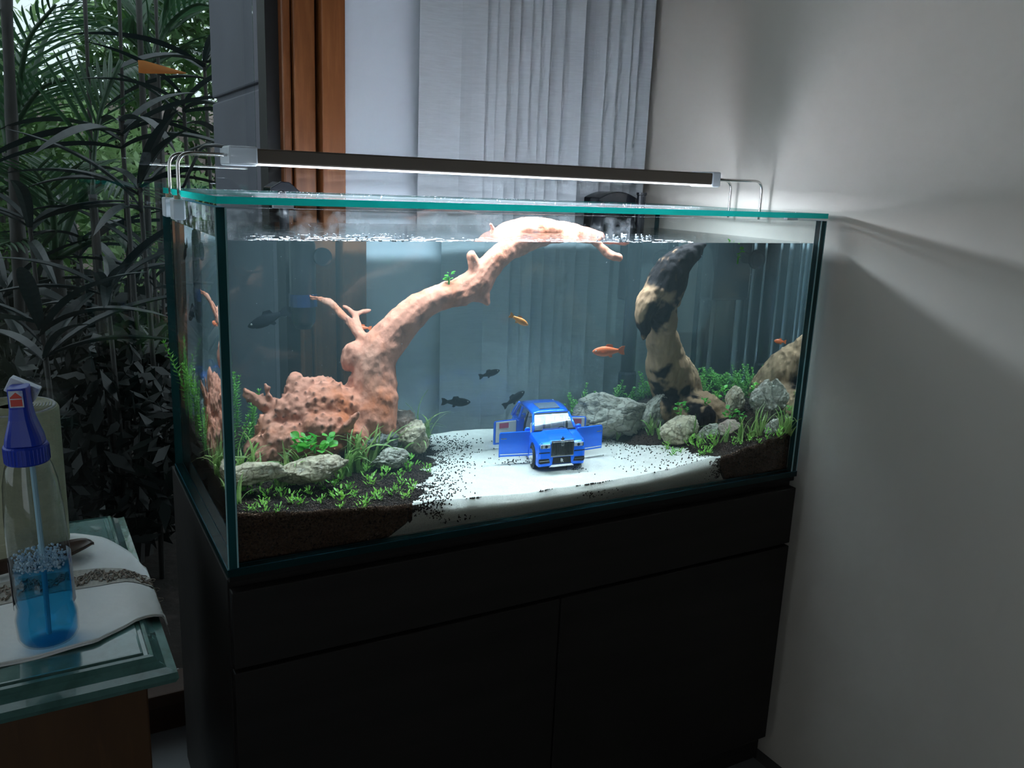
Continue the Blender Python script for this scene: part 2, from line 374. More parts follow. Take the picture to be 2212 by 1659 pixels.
# ------------------------------------------------------------------ water
def water_side():
    q, nt, N, K, P, O = nodes('water_side'); N.remove(P)
    g = N.new('ShaderNodeBsdfGlass'); g.inputs['IOR'].default_value = 1.33; g.inputs['Roughness'].default_value = 0; g.inputs['Color'].default_value = (.97, .995, .99, 1)
    K.new(g.outputs[0], O.inputs['Surface']); return q
def haze_mat():
    q, nt, N, K, P, O = nodes('water_haze'); N.remove(P)
    s = N.new('ShaderNodeVolumeScatter'); s.inputs['Color'].default_value = (.64, .92, .98, 1); s.inputs['Density'].default_value = 0.25; s.inputs['Anisotropy'].default_value = 0.0
    a = N.new('ShaderNodeVolumeAbsorption'); a.inputs['Color'].default_value = (.60, .80, .84, 1); a.inputs['Density'].default_value = 1.9
    ad = N.new('ShaderNodeAddShader'); K.new(s.outputs[0], ad.inputs[0]); K.new(a.outputs[0], ad.inputs[1]); K.new(ad.outputs[0], O.inputs['Volume']); return q
M['water_side'] = water_side(); M['haze'] = haze_mat()
M['water_top'] = pane_mat('water_surface', (1, 1, 1), .02, rough=.03, bump=(38, .35, (1, 2.2, 1)), ior=1.33)
wx0, wx1, wy0, wy1 = T+.0005, L-T-.0005, T+.0005, W-T-.0005
wt = thing('water', 'clear bluish water filling the aquarium nearly to the rim', 'water', (L/2, W/2, 0)); wt['kind'] = 'stuff'
MB().add([(wx0,wy0,.0008),(wx1,wy0,.0008),(wx1,wy1,.0008),(wx0,wy1,.0008),(wx0,wy0,WL),(wx1,wy0,WL),(wx1,wy1,WL),(wx0,wy1,WL)],
       [(0,3,2,1),(0,1,5,4),(1,2,6,5),(2,3,7,6),(3,0,4,7)]).build('body_of_water', M['water_side'], wt, fix=False)
MB().add([(wx0,wy0,WL),(wx1,wy0,WL),(wx1,wy1,WL),(wx0,wy1,WL)], [(0,1,2,3)]).build('surface', M['water_top'], wt, fix=False)
e = .002
MB().box((wx0+e, wy0+e, .001), (wx1-e, wy1-e, WL-e)).build('haze', M['haze'], wt)
for o in wt.children: o['kind'] = 'stuff'

# ------------------------------------------------------------------ glass lid
lid = thing('glass_lid', 'thick green-edged glass lid lying on top of the aquarium', 'lid', (L/2, W/2, H+.004))
sheet((.002, .0, H+.004), (L+.002, W-.006, H+.0125), [1, 1, 1, 1, 0, 0]).build('glass_sheet', [M['lid'], M['edge']], lid, fix=False)
for x, y in ((.08, .006), (L-.08, .006), (.08, W-.012), (L-.08, W-.012)):
    MB().box((x-.012, y-.004, H+.0004), (x+.012, y+.004, H+.0039)).build('rest', M['acrylic'], lid)

# ------------------------------------------------------------------ LED lamp on bent wire arms
yl_, yr_ = .262, .205                           # the bar lies a little askew
def ybar(x): return yl_+(yr_-yl_)*x/1.0
lm = thing('aquarium_lamp', 'slim dark bronze LED light bar on bent steel wire arms above the tank', 'lamp', (.5, ybar(.5), H+.012))
xa, xb = .098, .905
def bar_box(x0, x1, hw, z0, z1, mi=0):
    mb = MB(); vs = []
    for z in (z0, z1):
        vs += [(x0, ybar(x0)-hw, z), (x1, ybar(x1)-hw, z), (x1, ybar(x1)+hw, z), (x0, ybar(x0)+hw, z)]
    return mb.add(vs, [(0,3,2,1),(4,5,6,7),(0,1,5,4),(1,2,6,5),(2,3,7,6),(3,0,4,7)])
bar_box(xa, xb, .030, .5035, .5240).build('housing', M['bronze'], lm, bevel=.002)
q, nt, N, K, P, O = nodes('led_diffuser'); P.inputs['Base Color'].default_value = (.9, .9, .9, 1); P.inputs['Emission Color'].default_value = (.85, .93, 1, 1); P.inputs['Emission Strength'].default_value = 2.2
bar_box(xa+.002, xb-.002, .0285, .5012, .5034).build('diffuser', q, lm)
ld = bpy.data.lights.new('led_strip', 'AREA'); ld.shape = 'RECTANGLE'; ld.size = xb-xa-.01; ld.size_y = .05; ld.energy = LED_POWER; ld.color = (.74, .86, 1.0)
lo = bpy.data.objects.new('led_strip', ld); COL.objects.link(lo); lo.parent = lm
lo.location = Vector(((xa+xb)/2, ybar((xa+xb)/2), .5000))-lm.location; lo.rotation_euler = (0, 0, math.atan2(yr_-yl_, 1.0))
bar_box(xa-.036, xa+.004, .032, .4995, .5265).build('end_cap', M['acrylic'], lm, bevel=.003)
bar_box(xb-.003, xb+.016, .032, .4995, .5265).build('end_cap', M['acrylic'], lm, bevel=.003)
def arc(p, c, q, n=7): return [tuple((1-t)**2*a+2*t*(1-t)*b+t*t*d for a, b, d in zip(p, c, q)) for t in [i/n for i in range(n+1)]]
for s, xe, xt in ((-1, -.006, xa-.02), (1, 1.006+.004, xb+.010)):
    for dy in (-.040, .042):
        y = (ybar(0) if s < 0 else ybar(1)-.002)+dy
        yin = ybar(xt)+dy*.35
        zt_ = .5135
        pts = [(xt, yin, zt_), (xt-.02*-s, yin+(y-yin)*.25, zt_)] + arc((xe-s*.020, y, zt_), (xe, y, zt_), (xe, y, zt_-.020)) + [(xe, y, .470), (xe, y, .444)]
        MB().tube(pts, .0024, 10).build('arm', M['steel'], lm, smooth=True)
        if s < 0:
            cl = MB().box((-.0165, y-.014, .424), (-.0005, y+.014, .4515)).build('clamp', M['acrylic'], lm, bevel=.002)
            MB().box((-.0005, y-.014, .4505), (.0125, y+.014, .4536)).build('clamp_top', M['acrylic'], lm)
            MB().lathe([(.0042, 0), (.0042, .011)], 12, (-.0085, y, .4455)).build('plug', M['tan_plug'], lm)
cd = [(xa-.03, ybar(0)+.005, .5245), (xa-.045, ybar(0)+.03, .527), (xa-.052, ybar(0)+.08, .523), (xa-.056, ybar(0)+.14, .50), (xa-.062, ybar(0)+.185, .47), (xa-.07, W+.02, .44), (xa-.07, W+.035, .30)]
def smooth_path(p, n=6):
    out = []
    P_ = [np.array(q, float) for q in p]; P_ = [2*P_[0]-P_[1]]+P_+[2*P_[-1]-P_[-2]]
    for i in range(1, len(P_)-2):
        for k in range(n):
            t = k/n; a, b, c, d = P_[i-1:i+3]
            out.append(.5*(2*b+(c-a)*t+(2*a-5*b+4*c-d)*t*t+(3*b-a-3*c+d)*t**3))
    out.append(P_[-2]); return out
MB().tube(smooth_path(cd), .0026, 8).build('power_cord', M['black_plastic'], lm, smooth=True)

# ------------------------------------------------------------------ bed: white sand path between two banks of dark soil
def fbm(x, y, z=0.0, o=4):
    return mnoise.fractal(Vector((x, y, z)), 1.0, 2.0, o)
def lerp(x, xs, ys): return float(np.interp(x, xs, ys))
def sand_h(x, y):
    f = lerp(x, [.2, .29, .41, .53, .67, .81], [.046, .044, .034, .031, .032, .045])
    bk = .047
    t = min(1, max(0, y/.44))
    return f+(bk-f)*t**.9 + .0018*fbm(x*14, y*14, 3.1) + .0006*fbm(x*60, y*60, 1.0)
def bound_l(y): return lerp(y, [.0, .03, .085, .187, .27, .35, .40, .44], [.262, .272, .300, .342, .372, .405, .402, .395])
def bound_r(y): return lerp(y, [.0, .05, .146, .19, .235, .30, .36, .44], [.832, .800, .775, .735, .715, .705, .712, .72])
def soil_l(x, y):
    full = lerp(x, [.0125, .127, .226, .30, .42], [.069, .055, .047, .046, .046]) + .036*(y/.44)**1.4*lerp(x, [.0, .15, .3, .4], [1, .9, .45, .15])
    edge = (bound_l(y)-x) + .018*fbm(x*18, y*18, 7.7) + .012*fbm(x*60, y*60, 2.2)
    s = sand_h(x, y)-.0045+.055*edge
    if edge > .0: s = max(s, sand_h(x, y)+.0005)
    k = min(1, max(0, edge/.07))
    return s+(max(full, s)-s)*k*k*(3-2*k) + .0022*fbm(x*22, y*22, 5.0)
def soil_r(x, y):
    full = lerp(x, [.70, .831, .916, .995], [.046, .042, .056, .066]) + .042*(y/.44)**.8*lerp(x, [.70, .80, .9], [.55, .95, 1])
    edge = (x-bound_r(y)) + .018*fbm(x*18, y*18, 9.7) + .012*fbm(x*60, y*60, 4.2)
    s = sand_h(x, y)-.0045+.055*edge
    if edge > .0: s = max(s, sand_h(x, y)+.0005)
    k = min(1, max(0, edge/.06))
    return s+(max(full, s)-s)*k*k*(3-2*k) + .0022*fbm(x*22, y*22, 6.0)
def bed(x, y):
    h = sand_h(x, y)
    if x < .47: h = max(h, soil_l(x, y))
    if x > .64: h = max(h, soil_r(x, y))
    return h
def ground(u, v):                               # point of the bed seen at a pixel
    P, d = refracted(u, v); t = 0
    for i in range(400):
        t += .0025; q = P+d*t
        if q[1] > W-T-.004 or q[0] > L-T-.004: break
        if q[2] <= bed(q[0], q[1]): break
    return np.array([min(q[0], L-T-.006), min(q[1], W-T-.006), bed(min(q[0], L-T-.006), min(q[1], W-T-.006))])

def soil_bottom(x):                             # underside of the soil where it thins out over the sand at the front glass
    return max(.0014, .004+.75*(x-.226)+.004*fbm(x*50, 0, 2)) if x < .5 else max(.0014, .004+1.5*(.845-x)+.003*fbm(x*60, 0, 2))
def bank(name, x0, x1, y0, y1, hf, step, mat, label, cat):
    nx, ny = int((x1-x0)/step)+1, int((y1-y0)/step)+1
    X = np.linspace(x0, x1, nx); Y = np.linspace(y0, y1, ny)
    Z = np.array([[hf(x, y) for x in X] for y in Y])
    out = np.array([[name == 'soil' and Z[j, i] < sand_h(X[i], Y[j])-.0012 for i in range(nx)] for j in range(ny)])
    Z = np.where(out, .0025, Z)                 # where a soil bank runs out it ends under the sand, not along the glass
    V = [(X[i], Y[j]+(.005 if out[j, i] and j == 0 else 0), Z[j, i]) for j in range(ny) for i in range(nx)]
    F = [(j*nx+i, j*nx+i+1, (j+1)*nx+i+1, (j+1)*nx+i) for j in range(ny-1) for i in range(nx-1)]
    ring = [i for i in range(nx)]+[j*nx+nx-1 for j in range(1, ny)]+[(ny-1)*nx+i for i in range(nx-2, -1, -1)]+[j*nx for j in range(ny-2, 0, -1)]
    b0 = len(V); k = len(ring)
    V += [(V[i][0], V[i][1], .0014 if not (name == 'soil' and V[i][1] < .02) else max(.0012, min(V[i][2]-.0002, soil_bottom(V[i][0])))) for i in ring]
    F += [(ring[i], b0+i, b0+(i+1) % k, ring[(i+1) % k]) for i in range(k)]
    F.append(tuple(range(b0+k-1, b0-1, -1)))
    o = MB().add(V, F).build(name, mat, smooth=True, fix=True)
    return tagit(o, label, cat, None, 'stuff')
M['sand'] = pm('white_sand', (.64, .585, .51), .9, spec=.1, n=[(600, (.40, .35, .30), .48, .72), (25, (.59, .54, .47), .4, .7)], bump=(700, .6))
M['soil'] = pm('dark_soil', (.030, .021, .018), .85, spec=.1, n=[(500, (.075, .045, .032), .45, .75), (18, (.045, .022, .014), .45, .7)], bump=(420, .9))
M['pellet'] = pm('soil_pellet', (.034, .026, .024), .75, spec=.12, n=(300, (.085, .052, .038), .4, .8))
M['pellet_brown'] = pm('soil_pellet_brown', (.085, .045, .030), .75, spec=.12, n=(300, (.19, .105, .070), .4, .8))
y0b, y1b = T+.0022, W-T-.002
bank('sand', .215, .88, y0b+.0012, y1b, sand_h, .006, M['sand'], 'bright white sand path across the middle of the aquarium floor', 'sand')
bank('soil', T+.002, .47, y0b, y1b, soil_l, .005, M['soil'], 'dark aquarium soil bank under the big driftwood, left of the sand', 'soil')
bank('soil', .66, L-T-.002, y0b, y1b, soil_r, .005, M['soil'], 'dark aquarium soil bank heaped against the wall end of the tank', 'soil')
# loose pellets: tops and the cut faces against the glass
def ico():
    bm = bmesh.new(); bmesh.ops.create_icosphere(bm, subdivisions=1, radius=1.0); bm.verts.ensure_lookup_table()
    V = np.array([v.co[:] for v in bm.verts]); F = np.array([[v.index for v in f.verts] for f in bm.faces]); bm.free(); return V, F
IV, IF = ico()
nr = np.random.default_rng(3)
def pellets(name, pts, r0, r1, mat, label, cat):
    pts = np.array(pts); n = len(pts)
    R_ = nr.uniform(r0, r1, (n, 1, 1)); S_ = nr.uniform(.75, 1.2, (n, 1, 3))
    a = nr.uniform(0, 6.28, n); c, s = np.cos(a), np.sin(a)
    B = IV[None]*S_*R_
    B = np.stack([B[..., 0]*c[:, None]-B[..., 1]*s[:, None], B[..., 0]*s[:, None]+B[..., 1]*c[:, None], B[..., 2]], -1)
    V = (B+pts[:, None, :]).reshape(-1, 3); F = (IF[None]+(np.arange(n)*len(IV))[:, None, None]).reshape(-1, 3)
    o = link(name, fast_mesh(name, V, F), mat, None, True)
    return tagit(o, label, cat, None, 'stuff')
top, side, stray = [], [], []
while len(top) < 17000:
    left = rng.random() < .62
    x = rng.uniform(T+.003, .45) if left else rng.uniform(.67, L-T-.003)
    y = y0b+.001+(y1b-y0b-.002)*rng.random()**1.25
    h = soil_l(x, y) if left else soil_r(x, y)
    if h < sand_h(x, y)-.0012: continue
    top.append((x, y, h+.0002))
while len(side) < 11000:
    left = rng.random() < .68
    x = rng.uniform(T+.003, .30) if left else rng.uniform(.80, L-T-.003)
    h = soil_l(x, y0b) if left else soil_r(x, y0b)
    z = rng.uniform(.003, .07)
    if z > h or (h < sand_h(x, y0b)): continue
    if z < soil_bottom(x)+.001: continue
    side.append((x, y0b+.0004, z))
for i in range(700):                            # stray dark grains on the sand, dense near the banks
    left = rng.random() < .6; y = rng.uniform(.02, .42); d = abs(rng.gauss(0, .035))
    x = bound_l(y)+d if left else bound_r(y)-d
    stray.append((x, y, sand_h(x, y)+.0006))
for u, v, n, s in ((1110, 997, 40, 14), (1245, 1014, 26, 14), (1285, 1066, 50, 16), (1030, 1081, 22, 8), (1180, 1066, 14, 14), (1095, 980, 8, 20), (1380, 1010, 30, 30), (1350, 985, 24, 30), (1460, 1005, 30, 30), (985, 965, 70, 22), (950, 1000, 60, 20), (930, 1070, 120, 30), (1010, 1000, 14, 30)):
    for i in range(n):
        q = ground(u+rng.gauss(0, s), v+rng.gauss(0, s*.25))
        stray.append((q[0], max(q[1], y0b+.001), q[2]+.0006))
for i in range(420):                            # grains spilled against the glass where soil meets sand
    if rng.random() < .62: x = .252+abs(rng.gauss(0, .024)); z = sand_h(x, y0b)-abs(rng.gauss(0, .006))-.12*max(0, .285-x)
    else: x = .832-abs(rng.gauss(0, .010)); z = rng.uniform(.006, .042)
    stray.append((x, y0b+.0010, min(z, sand_h(x, y0b)+.0005)))
for u, v, n in ((1270, 1070, 26), (1310, 1062, 16), (1000, 1118, 14), (940, 1108, 40), (960, 1122, 16)):
    for i in range(n):
        q = at(u+rng.gauss(0, 12), v+rng.gauss(0, 4), 1, y0b+.001); stray.append((q[0], y0b+.0010, q[2]))
pellets('soil_pellets', top, .0009, .0016, M['pellet'], 'loose dark soil pellets covering both soil banks', 'soil')
pellets('soil_pellets', side, .0011, .0018, M['pellet_brown'], 'brown soil pellets pressed against the front glass', 'soil')
pellets('stray_pellets', stray, .0008, .0015, M['pellet'], 'stray dark grains scattered over the white sand', 'grains')

# ------------------------------------------------------------------ driftwood
def fuse(name, mb, voxel, smooth_it=2):
    me = mb.mesh(name+'_raw'); o = bpy.data.objects.new(name+'_raw', me); COL.objects.link(o)
    md = o.modifiers.new('r', 'REMESH'); md.mode = 'VOXEL'; md.voxel_size = voxel
    if smooth_it:
        sm = o.modifiers.new('s', 'SMOOTH'); sm.iterations = smooth_it; sm.factor = .5
    dg = bpy.context.evaluated_depsgraph_get(); out = bpy.data.meshes.new_from_object(o.evaluated_get(dg))
    bpy.data.objects.remove(o); bpy.data.meshes.remove(me); out.name = name
    return out
def displace(me, fn):
    n = len(me.vertices); co = np.empty(n*3, np.float32); no = np.empty(n*3, np.float32)
    me.vertices.foreach_get('co', co); me.vertex_normals.foreach_get('vector', no)
    co = co.reshape(-1, 3); no = no.reshape(-1, 3)
    d = fn(co, no); co = co+no*d[:, None]
    me.vertices.foreach_set('co', co.ravel()); me.update(); return co
def setattr_f(me, name, vals):
    a = me.attributes.new(name, 'FLOAT', 'POINT'); a.data.foreach_set('value', np.asarray(vals, np.float32))
def chain(mb, pts, seg=12):                     # (u, v, y, r in pixels) through the water
    P = [wat(u, v, y) for u, v, y, r in pts]; R_ = [r*pxm(u, v, y) for u, v, y, r in pts]
    sp = smooth_path([tuple(p)+(r,) for p, r in zip(P, R_)], 5)
    pts3 = [s[:3] for s in sp]; rs = [max(.0012, s[3]) for s in sp]
    mb.tube(pts3, rs, seg); mb.ball(pts3[0], rs[0], seg, 7); mb.ball(pts3[-1], rs[-1], seg, 7)
def blob(mb, u, v, y, ru, rv, ry=None):
    c = wat(u, v, y); k = pxm(u, v, y); mb.ball(c, 1.0, 18, 12, sc=(ru*k, (ry or (ru+rv)/2*k), rv*k))
wm = MB()
chain(wm, [(795, 915, .27, 62), (806, 862, .28, 54), (808, 815, .285, 47), (810, 775, .29, 46), (838, 735, .29, 42), (872, 698, .285, 36), (908, 664, .28, 32), (950, 643, .275, 29), (995, 630, .27, 29), (1030, 612, .265, 31), (1052, 582, .26, 26), (1082, 551, .26, 24), (1108, 530, .26, 24)])
e3 = [(.487, .262, .385, .019), (.515, .262, .400, .022), (.545, .262, .411, .0215), (.580, .26, .417, .0205), (.615, .258, .4155, .018), (.655, .255, .411, .0155), (.69, .25, .408, .0125), (.712, .243, .402, .009)]
sp = smooth_path(e3, 5); wm.tube([s[:3] for s in sp], [s[3] for s in sp], 12); wm.ball(e3[-1][:3], .006)
tp = wat(1292, 526, .235)
chain(wm, [(1275, 512, .24, 9), (1292, 527, .235, 9), (1308, 544, .23, 8.5), (1322, 553, .225, 8.5), (1337, 556, .222, 7.5)])
wm.tube([(.655, .255, .417), tuple(wat(1285, 518, .237))], [.010, .009], 10)
wm.tube([(.50, .255, .41), (.487, .25, .425)], [.006, .004], 8)
chain(wm, [(1040, 612, .265, 22), (1030, 582, .262, 18), (1018, 552, .258, 12)])
chain(wm, [(1020, 622, .265, 28), (1042, 640, .26, 18), (1052, 652, .258, 9)])
chain(wm, [(800, 752, .295, 20), (786, 735, .30, 14), (765, 706, .32, 11), (742, 682, .34, 9.5), (715, 656, .36, 9), (690, 646, .38, 8), (662, 640, .40, 7), (648, 629, .41, 8)], 8)
chain(wm, [(796, 742, .30, 12), (779, 722, .315, 9), (772, 700, .33, 8), (766, 680, .345, 8), (754, 668, .355, 7), (742, 661, .36, 5)], 8)
chain(wm, [(767, 680, .345, 8), (783, 673, .35, 5.5), (800, 670, .355, 4.5)], 8)
blob(wm, 772, 770, .30, 34, 34); blob(wm, 757, 778, .31, 22, 26); blob(wm, 748, 762, .31, 12, 14); blob(wm, 815, 862, .27, 46, 42); blob(wm, 790, 905, .27, 60, 42)
blob(wm, 700, 872, .28, 70, 48, .05); blob(wm, 655, 852, .29, 42, 36); blob(wm, 638, 826, .295, 17, 24); blob(wm, 690, 838, .30, 40, 26); blob(wm, 735, 885, .27, 50, 52)
blob(wm, 640, 888, .27, 50, 40); blob(wm, 700, 920, .25, 66, 40, .045); blob(wm, 600, 900, .29, 30, 42); blob(wm, 585, 935, .27, 36, 46); blob(wm, 562, 972, .25, 34, 34); blob(wm, 620, 955, .24, 52, 46); blob(wm, 588, 985, .225, 34, 26)
blob(wm, 768, 945, .235, 30, 34); blob(wm, 775, 972, .225, 22, 26); blob(wm, 690, 965, .24, 60, 34)
chain(wm, [(608, 905, .28, 16), (578, 880, .285, 14), (552, 860, .29, 12), (532, 850, .292, 12)], 10)
chain(wm, [(592, 890, .28, 10), (584, 864, .283, 8), (577, 845, .285, 5.5), (571, 829, .287, 5)], 8)
chain(wm, [(745, 850, .29, 10), (752, 832, .29, 7), (760, 815, .29, 5)], 8)
chain(wm, [(655, 952, .225, 10), (700, 945, .215, 8), (735, 932, .205, 9), (752, 915, .20, 10), (776, 893, .20, 6)], 10)
w1 = fuse('driftwood', wm, .0025, 2)
spots = []
for i in range(170):
    u, v = rng.uniform(545, 790), rng.uniform(825, 990)
    if u > 735 and v < 880: continue
    spots.append((u, v))
def wood1_fn(co, no):
    d = np.zeros(len(co)); k = np.zeros(len(co))
    for i, p in enumerate(co):
        q = Vector(p)
        d[i] = .0036*mnoise.fractal(q*30, 1.0, 2.0, 3) + .0022*mnoise.fractal(Vector((p[0]*90, p[1]*90, p[2]*60)), 1.0, 2.0, 3) - .0035*max(0, .25-abs(mnoise.noise(q*24)))*2
    base = co[(co[:, 2] < .21) & (co[:, 0] < .30) & (no[:, 1] < .35)]
    idx = np.where((co[:, 2] < .20) & (co[:, 0] < .225) & (no[:, 1] < .5))[0]
    sel = nr.choice(idx, 420, replace=False); pts = []
    for s in sel:
        if all(np.linalg.norm(co[s]-p) > .011 for p in pts): pts.append(co[s])
    for p in pts:
        r = nr.uniform(.0022, .0036); dist = np.linalg.norm(co-p, axis=1); g = np.exp(-(dist/r)**2)
        d += g*nr.uniform(.003, .0060); k = np.maximum(k, np.exp(-(dist/(r*.8))**2)*.75)
    d *= np.where(co[:, 0] > .235, np.where(co[:, 2] > .1, .55, .8), 1.0); wood1_fn.k = k; return d
displace(w1, wood1_fn); setattr_f(w1, 'knob', wood1_fn.k)
M['wood1'] = pm('red_root_wood', (.60, .240, .155), .8, spec=.12, n=[(16, (.52, .145, .060), .50, .70), (40, (.25, .10, .065), .54, .78), (9, (.62, .33, .23), .52, .78)], bump=[(60, .9), (220, .7)], extra=('knob', (.06, .033, .028)), stretch=(1, 1, .6))
tagit(link('driftwood', w1, M['wood1'], None, True), 'big reddish driftwood root with knobbly base, its arm arching above the water', 'driftwood')

wm = MB()
chain(wm, [(1478, 905, .285, 40), (1468, 862, .285, 46), (1455, 825, .270, 47), (1442, 790, .250, 40), (1434, 755, .232, 33), (1428, 718, .215, 30), (1430, 690, .205, 29), (1424, 660, .195, 38), (1432, 632, .19, 40), (1447, 600, .188, 38), (1465, 572, .185, 30), (1490, 550, .185, 20), (1510, 536, .185, 11), (1522, 529, .185, 5)])
chain(wm, [(1410, 640, .175, 26), (1394, 665, .165, 22), (1388, 690, .16, 17), (1392, 712, .16, 13), (1390, 724, .16, 8)])
chain(wm, [(1442, 705, .185, 16), (1452, 690, .18, 10), (1455, 670, .18, 6)])
chain(wm, [(1400, 640, .175, 18), (1402, 618, .178, 10)])
chain(wm, [(1470, 870, .270, 34), (1505, 875, .240, 28), (1535, 887, .215, 24), (1560, 902, .195, 18)])
chain(wm, [(1480, 880, .250, 38), (1505, 900, .200, 32), (1524, 905, .165, 24)])
chain(wm, [(1450, 880, .26, 36), (1432, 885, .235, 26)])
w2 = fuse('driftwood', wm, .0030, 2)
dk = [(1468, 578, .185, 62), (1500, 545, .185, 60), (1436, 592, .17, 34), (1426, 680, .165, 28), (1405, 672, .16, 18), (1390, 706, .16, 24), (1436, 808, .21, 15), (1425, 845, .225, 22), (1445, 862, .225, 22), (1480, 852, .225, 18), (1522, 905, .145, 26), (1505, 885, .17, 16), (1440, 715, .16, 10)]
def wood2_fn(co, no):
    d = np.zeros(len(co)); k = np.zeros(len(co)); nz = np.zeros(len(co))
    for i, p in enumerate(co):
        d[i] = .0040*mnoise.fractal(Vector(p)*32, 1.0, 2.0, 3) + .0022*mnoise.fractal(Vector((p[0]*110, p[1]*110, p[2]*30)), 1.0, 2.0, 2)
        nz[i] = mnoise.fractal(Vector(p)*55, 1.0, 2.0, 3)
    for u, v, y, r in dk:
        c = wat(u, v, y); rr = r*pxm(u, v, y)
        dist = np.sqrt((co[:, 0]-c[0])**2+(co[:, 2]-c[2])**2+.25*(co[:, 1]-c[1])**2)
        k = np.maximum(k, np.clip((1.15-dist/rr+.6*nz)*2.4, 0, 1))
    wood2_fn.k = k; return d
displace(w2, wood2_fn); setattr_f(w2, 'bark', wood2_fn.k)
M['wood2'] = pm('tan_driftwood', (.42, .255, .145), .8, spec=.12, n=[(14, (.26, .15, .085), .45, .7), (50, (.52, .31, .165), .55, .8)], bump=[(70, .9), (240, .7)], extra=('bark', (.011, .0075, .0075)), stretch=(1, 1, .45))
tagit(link('driftwood', w2, M['wood2'], None, True), 'upright tan driftwood with black bark patches and a dark pointed tip', 'driftwood')

# ------------------------------------------------------------------ stones
def stone_mesh(name, seed, sc, sharp=1.0):
    bm = bmesh.new(); bmesh.ops.create_icosphere(bm, subdivisions=5, radius=1.0)
    r = random.Random(seed); planes = [(Vector((r.gauss(0, 1), r.gauss(0, 1), r.gauss(0, 1))).normalized(), r.uniform(.58, .90)) for i in range(int(14*sharp))]
    off = Vector((seed*3.1, seed*1.7, 0))
    for v in bm.verts:
        p = v.co.copy()
        for n, dd in planes:
            e = p.dot(n)-dd
            if e > 0: p -= n*e*.97
        q = p*1.0
        p += v.co*(.09*mnoise.fractal(q*2.2+off, 1.0, 2.0, 5) + .07*abs(mnoise.noise(q*4.5+off)) + .05*abs(mnoise.noise(Vector((q.x*6, q.y*6, q.z*16))+off)) - .10*max(0, 1-abs(mnoise.noise(q*2.4+off*2))*12) - .05*max(0, 1-abs(mnoise.noise(q*5.0-off))*9))
        p.x *= sc[0]; p.y *= sc[1]; p.z *= sc[2]; v.co = p
    me = bpy.data.meshes.new(name); bm.to_mesh(me); bm.free(); return me
M['stone_grey'] = pm('grey_stone', (.45, .405, .325), .85, spec=.12, crack=(26, (.13, .11, .085), .05), n=[(22, (.27, .235, .18), .45, .7), (70, (.55, .51, .43), .55, .8)], bump=[(45, 1.0), (180, .8)], stretch=(1, 1, 2.2))
M['stone_cream'] = pm('cream_stone', (.54, .44, .30), .85, spec=.12, crack=(60, (.20, .15, .10), .06), n=[(25, (.33, .27, .19), .45, .7), (80, (.60, .56, .47), .55, .8)], bump=[(45, 1.0), (180, .8)])
M['stone_dark'] = pm('dark_stone', (.15, .145, .125), .85, spec=.12, n=[(25, (.08, .075, .065), .4, .7), (70, (.26, .24, .20), .6, .8)], bump=[(45, 1.0), (180, .8)], stretch=(1, 1, 2.5))
M['stone_pink'] = pm('pinkish_stone', (.46, .33, .26), .85, spec=.12, n=[(18, (.40, .20, .14), .5, .7), (60, (.52, .45, .36), .5, .8)], bump=[(45, 1.0), (180, .8)])
def stone(u, v, y, ru, rv, mat, label, seed, ry=None, rot=0, tilt=0, sharp=1.0):
    k = pxm(u, v, y); c = wat(u, v, y)
    me = stone_mesh('stone', seed, (ru*k*1.12, (ry or (ru+rv)/2*k)*1.1, rv*k*1.12), sharp)
    o = link('stone', me, M[mat], None, True); o.location = Vector(c); o.rotation_euler = (0, tilt, rot)
    return tagit(o, label, 'stone', 'stones in the aquarium')
ss = stone
ss(555, 1022, .10, 62, 24, 'stone_cream', 'pale cream stone at the front glass nearest the left corner', 1, .022, 0, 0)
ss(678, 1017, .115, 76, 27, 'stone_cream', 'long cracked cream stone below the leafy plant', 2, .026, -.15, -.12)
ss(790, 942, .30, 36, 34, 'stone_dark', 'dark layered stone wedged against the root foot', 3, .03, .3)
ss(818, 955, .235, 40, 30, 'stone_dark', 'dark olive stone standing behind grass beside the root', 4, .025, .2)
ss(862, 915, .30, 44, 30, 'stone_pink', 'brown angular stone leaning on the root, farthest back', 5, .03, .2, -.2)
ss(893, 945, .255, 34, 34, 'stone_cream', 'grey and tan stone at the sand edge beside the root', 6, .028, .1)
ss(845, 990, .20, 40, 20, 'stone_grey', 'small grey stone half hidden in the grass before the root', 7, .02)
ss(1325, 902, .275, 74, 48, 'stone_grey', 'largest grey boulder with cracks behind the toy car door', 8, .055, .1, .08, .8)
ss(1416, 892, .235, 30, 30, 'stone_grey', 'rounded grey stone between the boulder and the upright driftwood', 9, .03, 0, 0, .6)
ss(1470, 932, .150, 40, 26, 'stone_cream', 'wedge shaped olive stone at the foot of the upright driftwood', 10, .028, .1)
ss(1535, 940, .125, 32, 18, 'stone_grey', 'low pale grey stone beside the black stump end', 11, .02)
ss(1580, 938, .115, 36, 22, 'stone_pink', 'pinkish rounded stone among grass near the wall end', 12, .022, 0, 0, .6)
ss(1587, 872, .195, 18, 26, 'stone_cream', 'small pointed cream stone standing upright behind the stump', 13, .02, .2)
ss(1655, 868, .115, 34, 34, 'stone_grey', 'craggy grey rock against the wall end glass', 14, .022, .3, .1, 1.2)
ss(1668, 935, .05, 16, 22, 'stone_grey', 'small triangular grey stone at the front glass near the wall end', 15, .014, .2, .3)

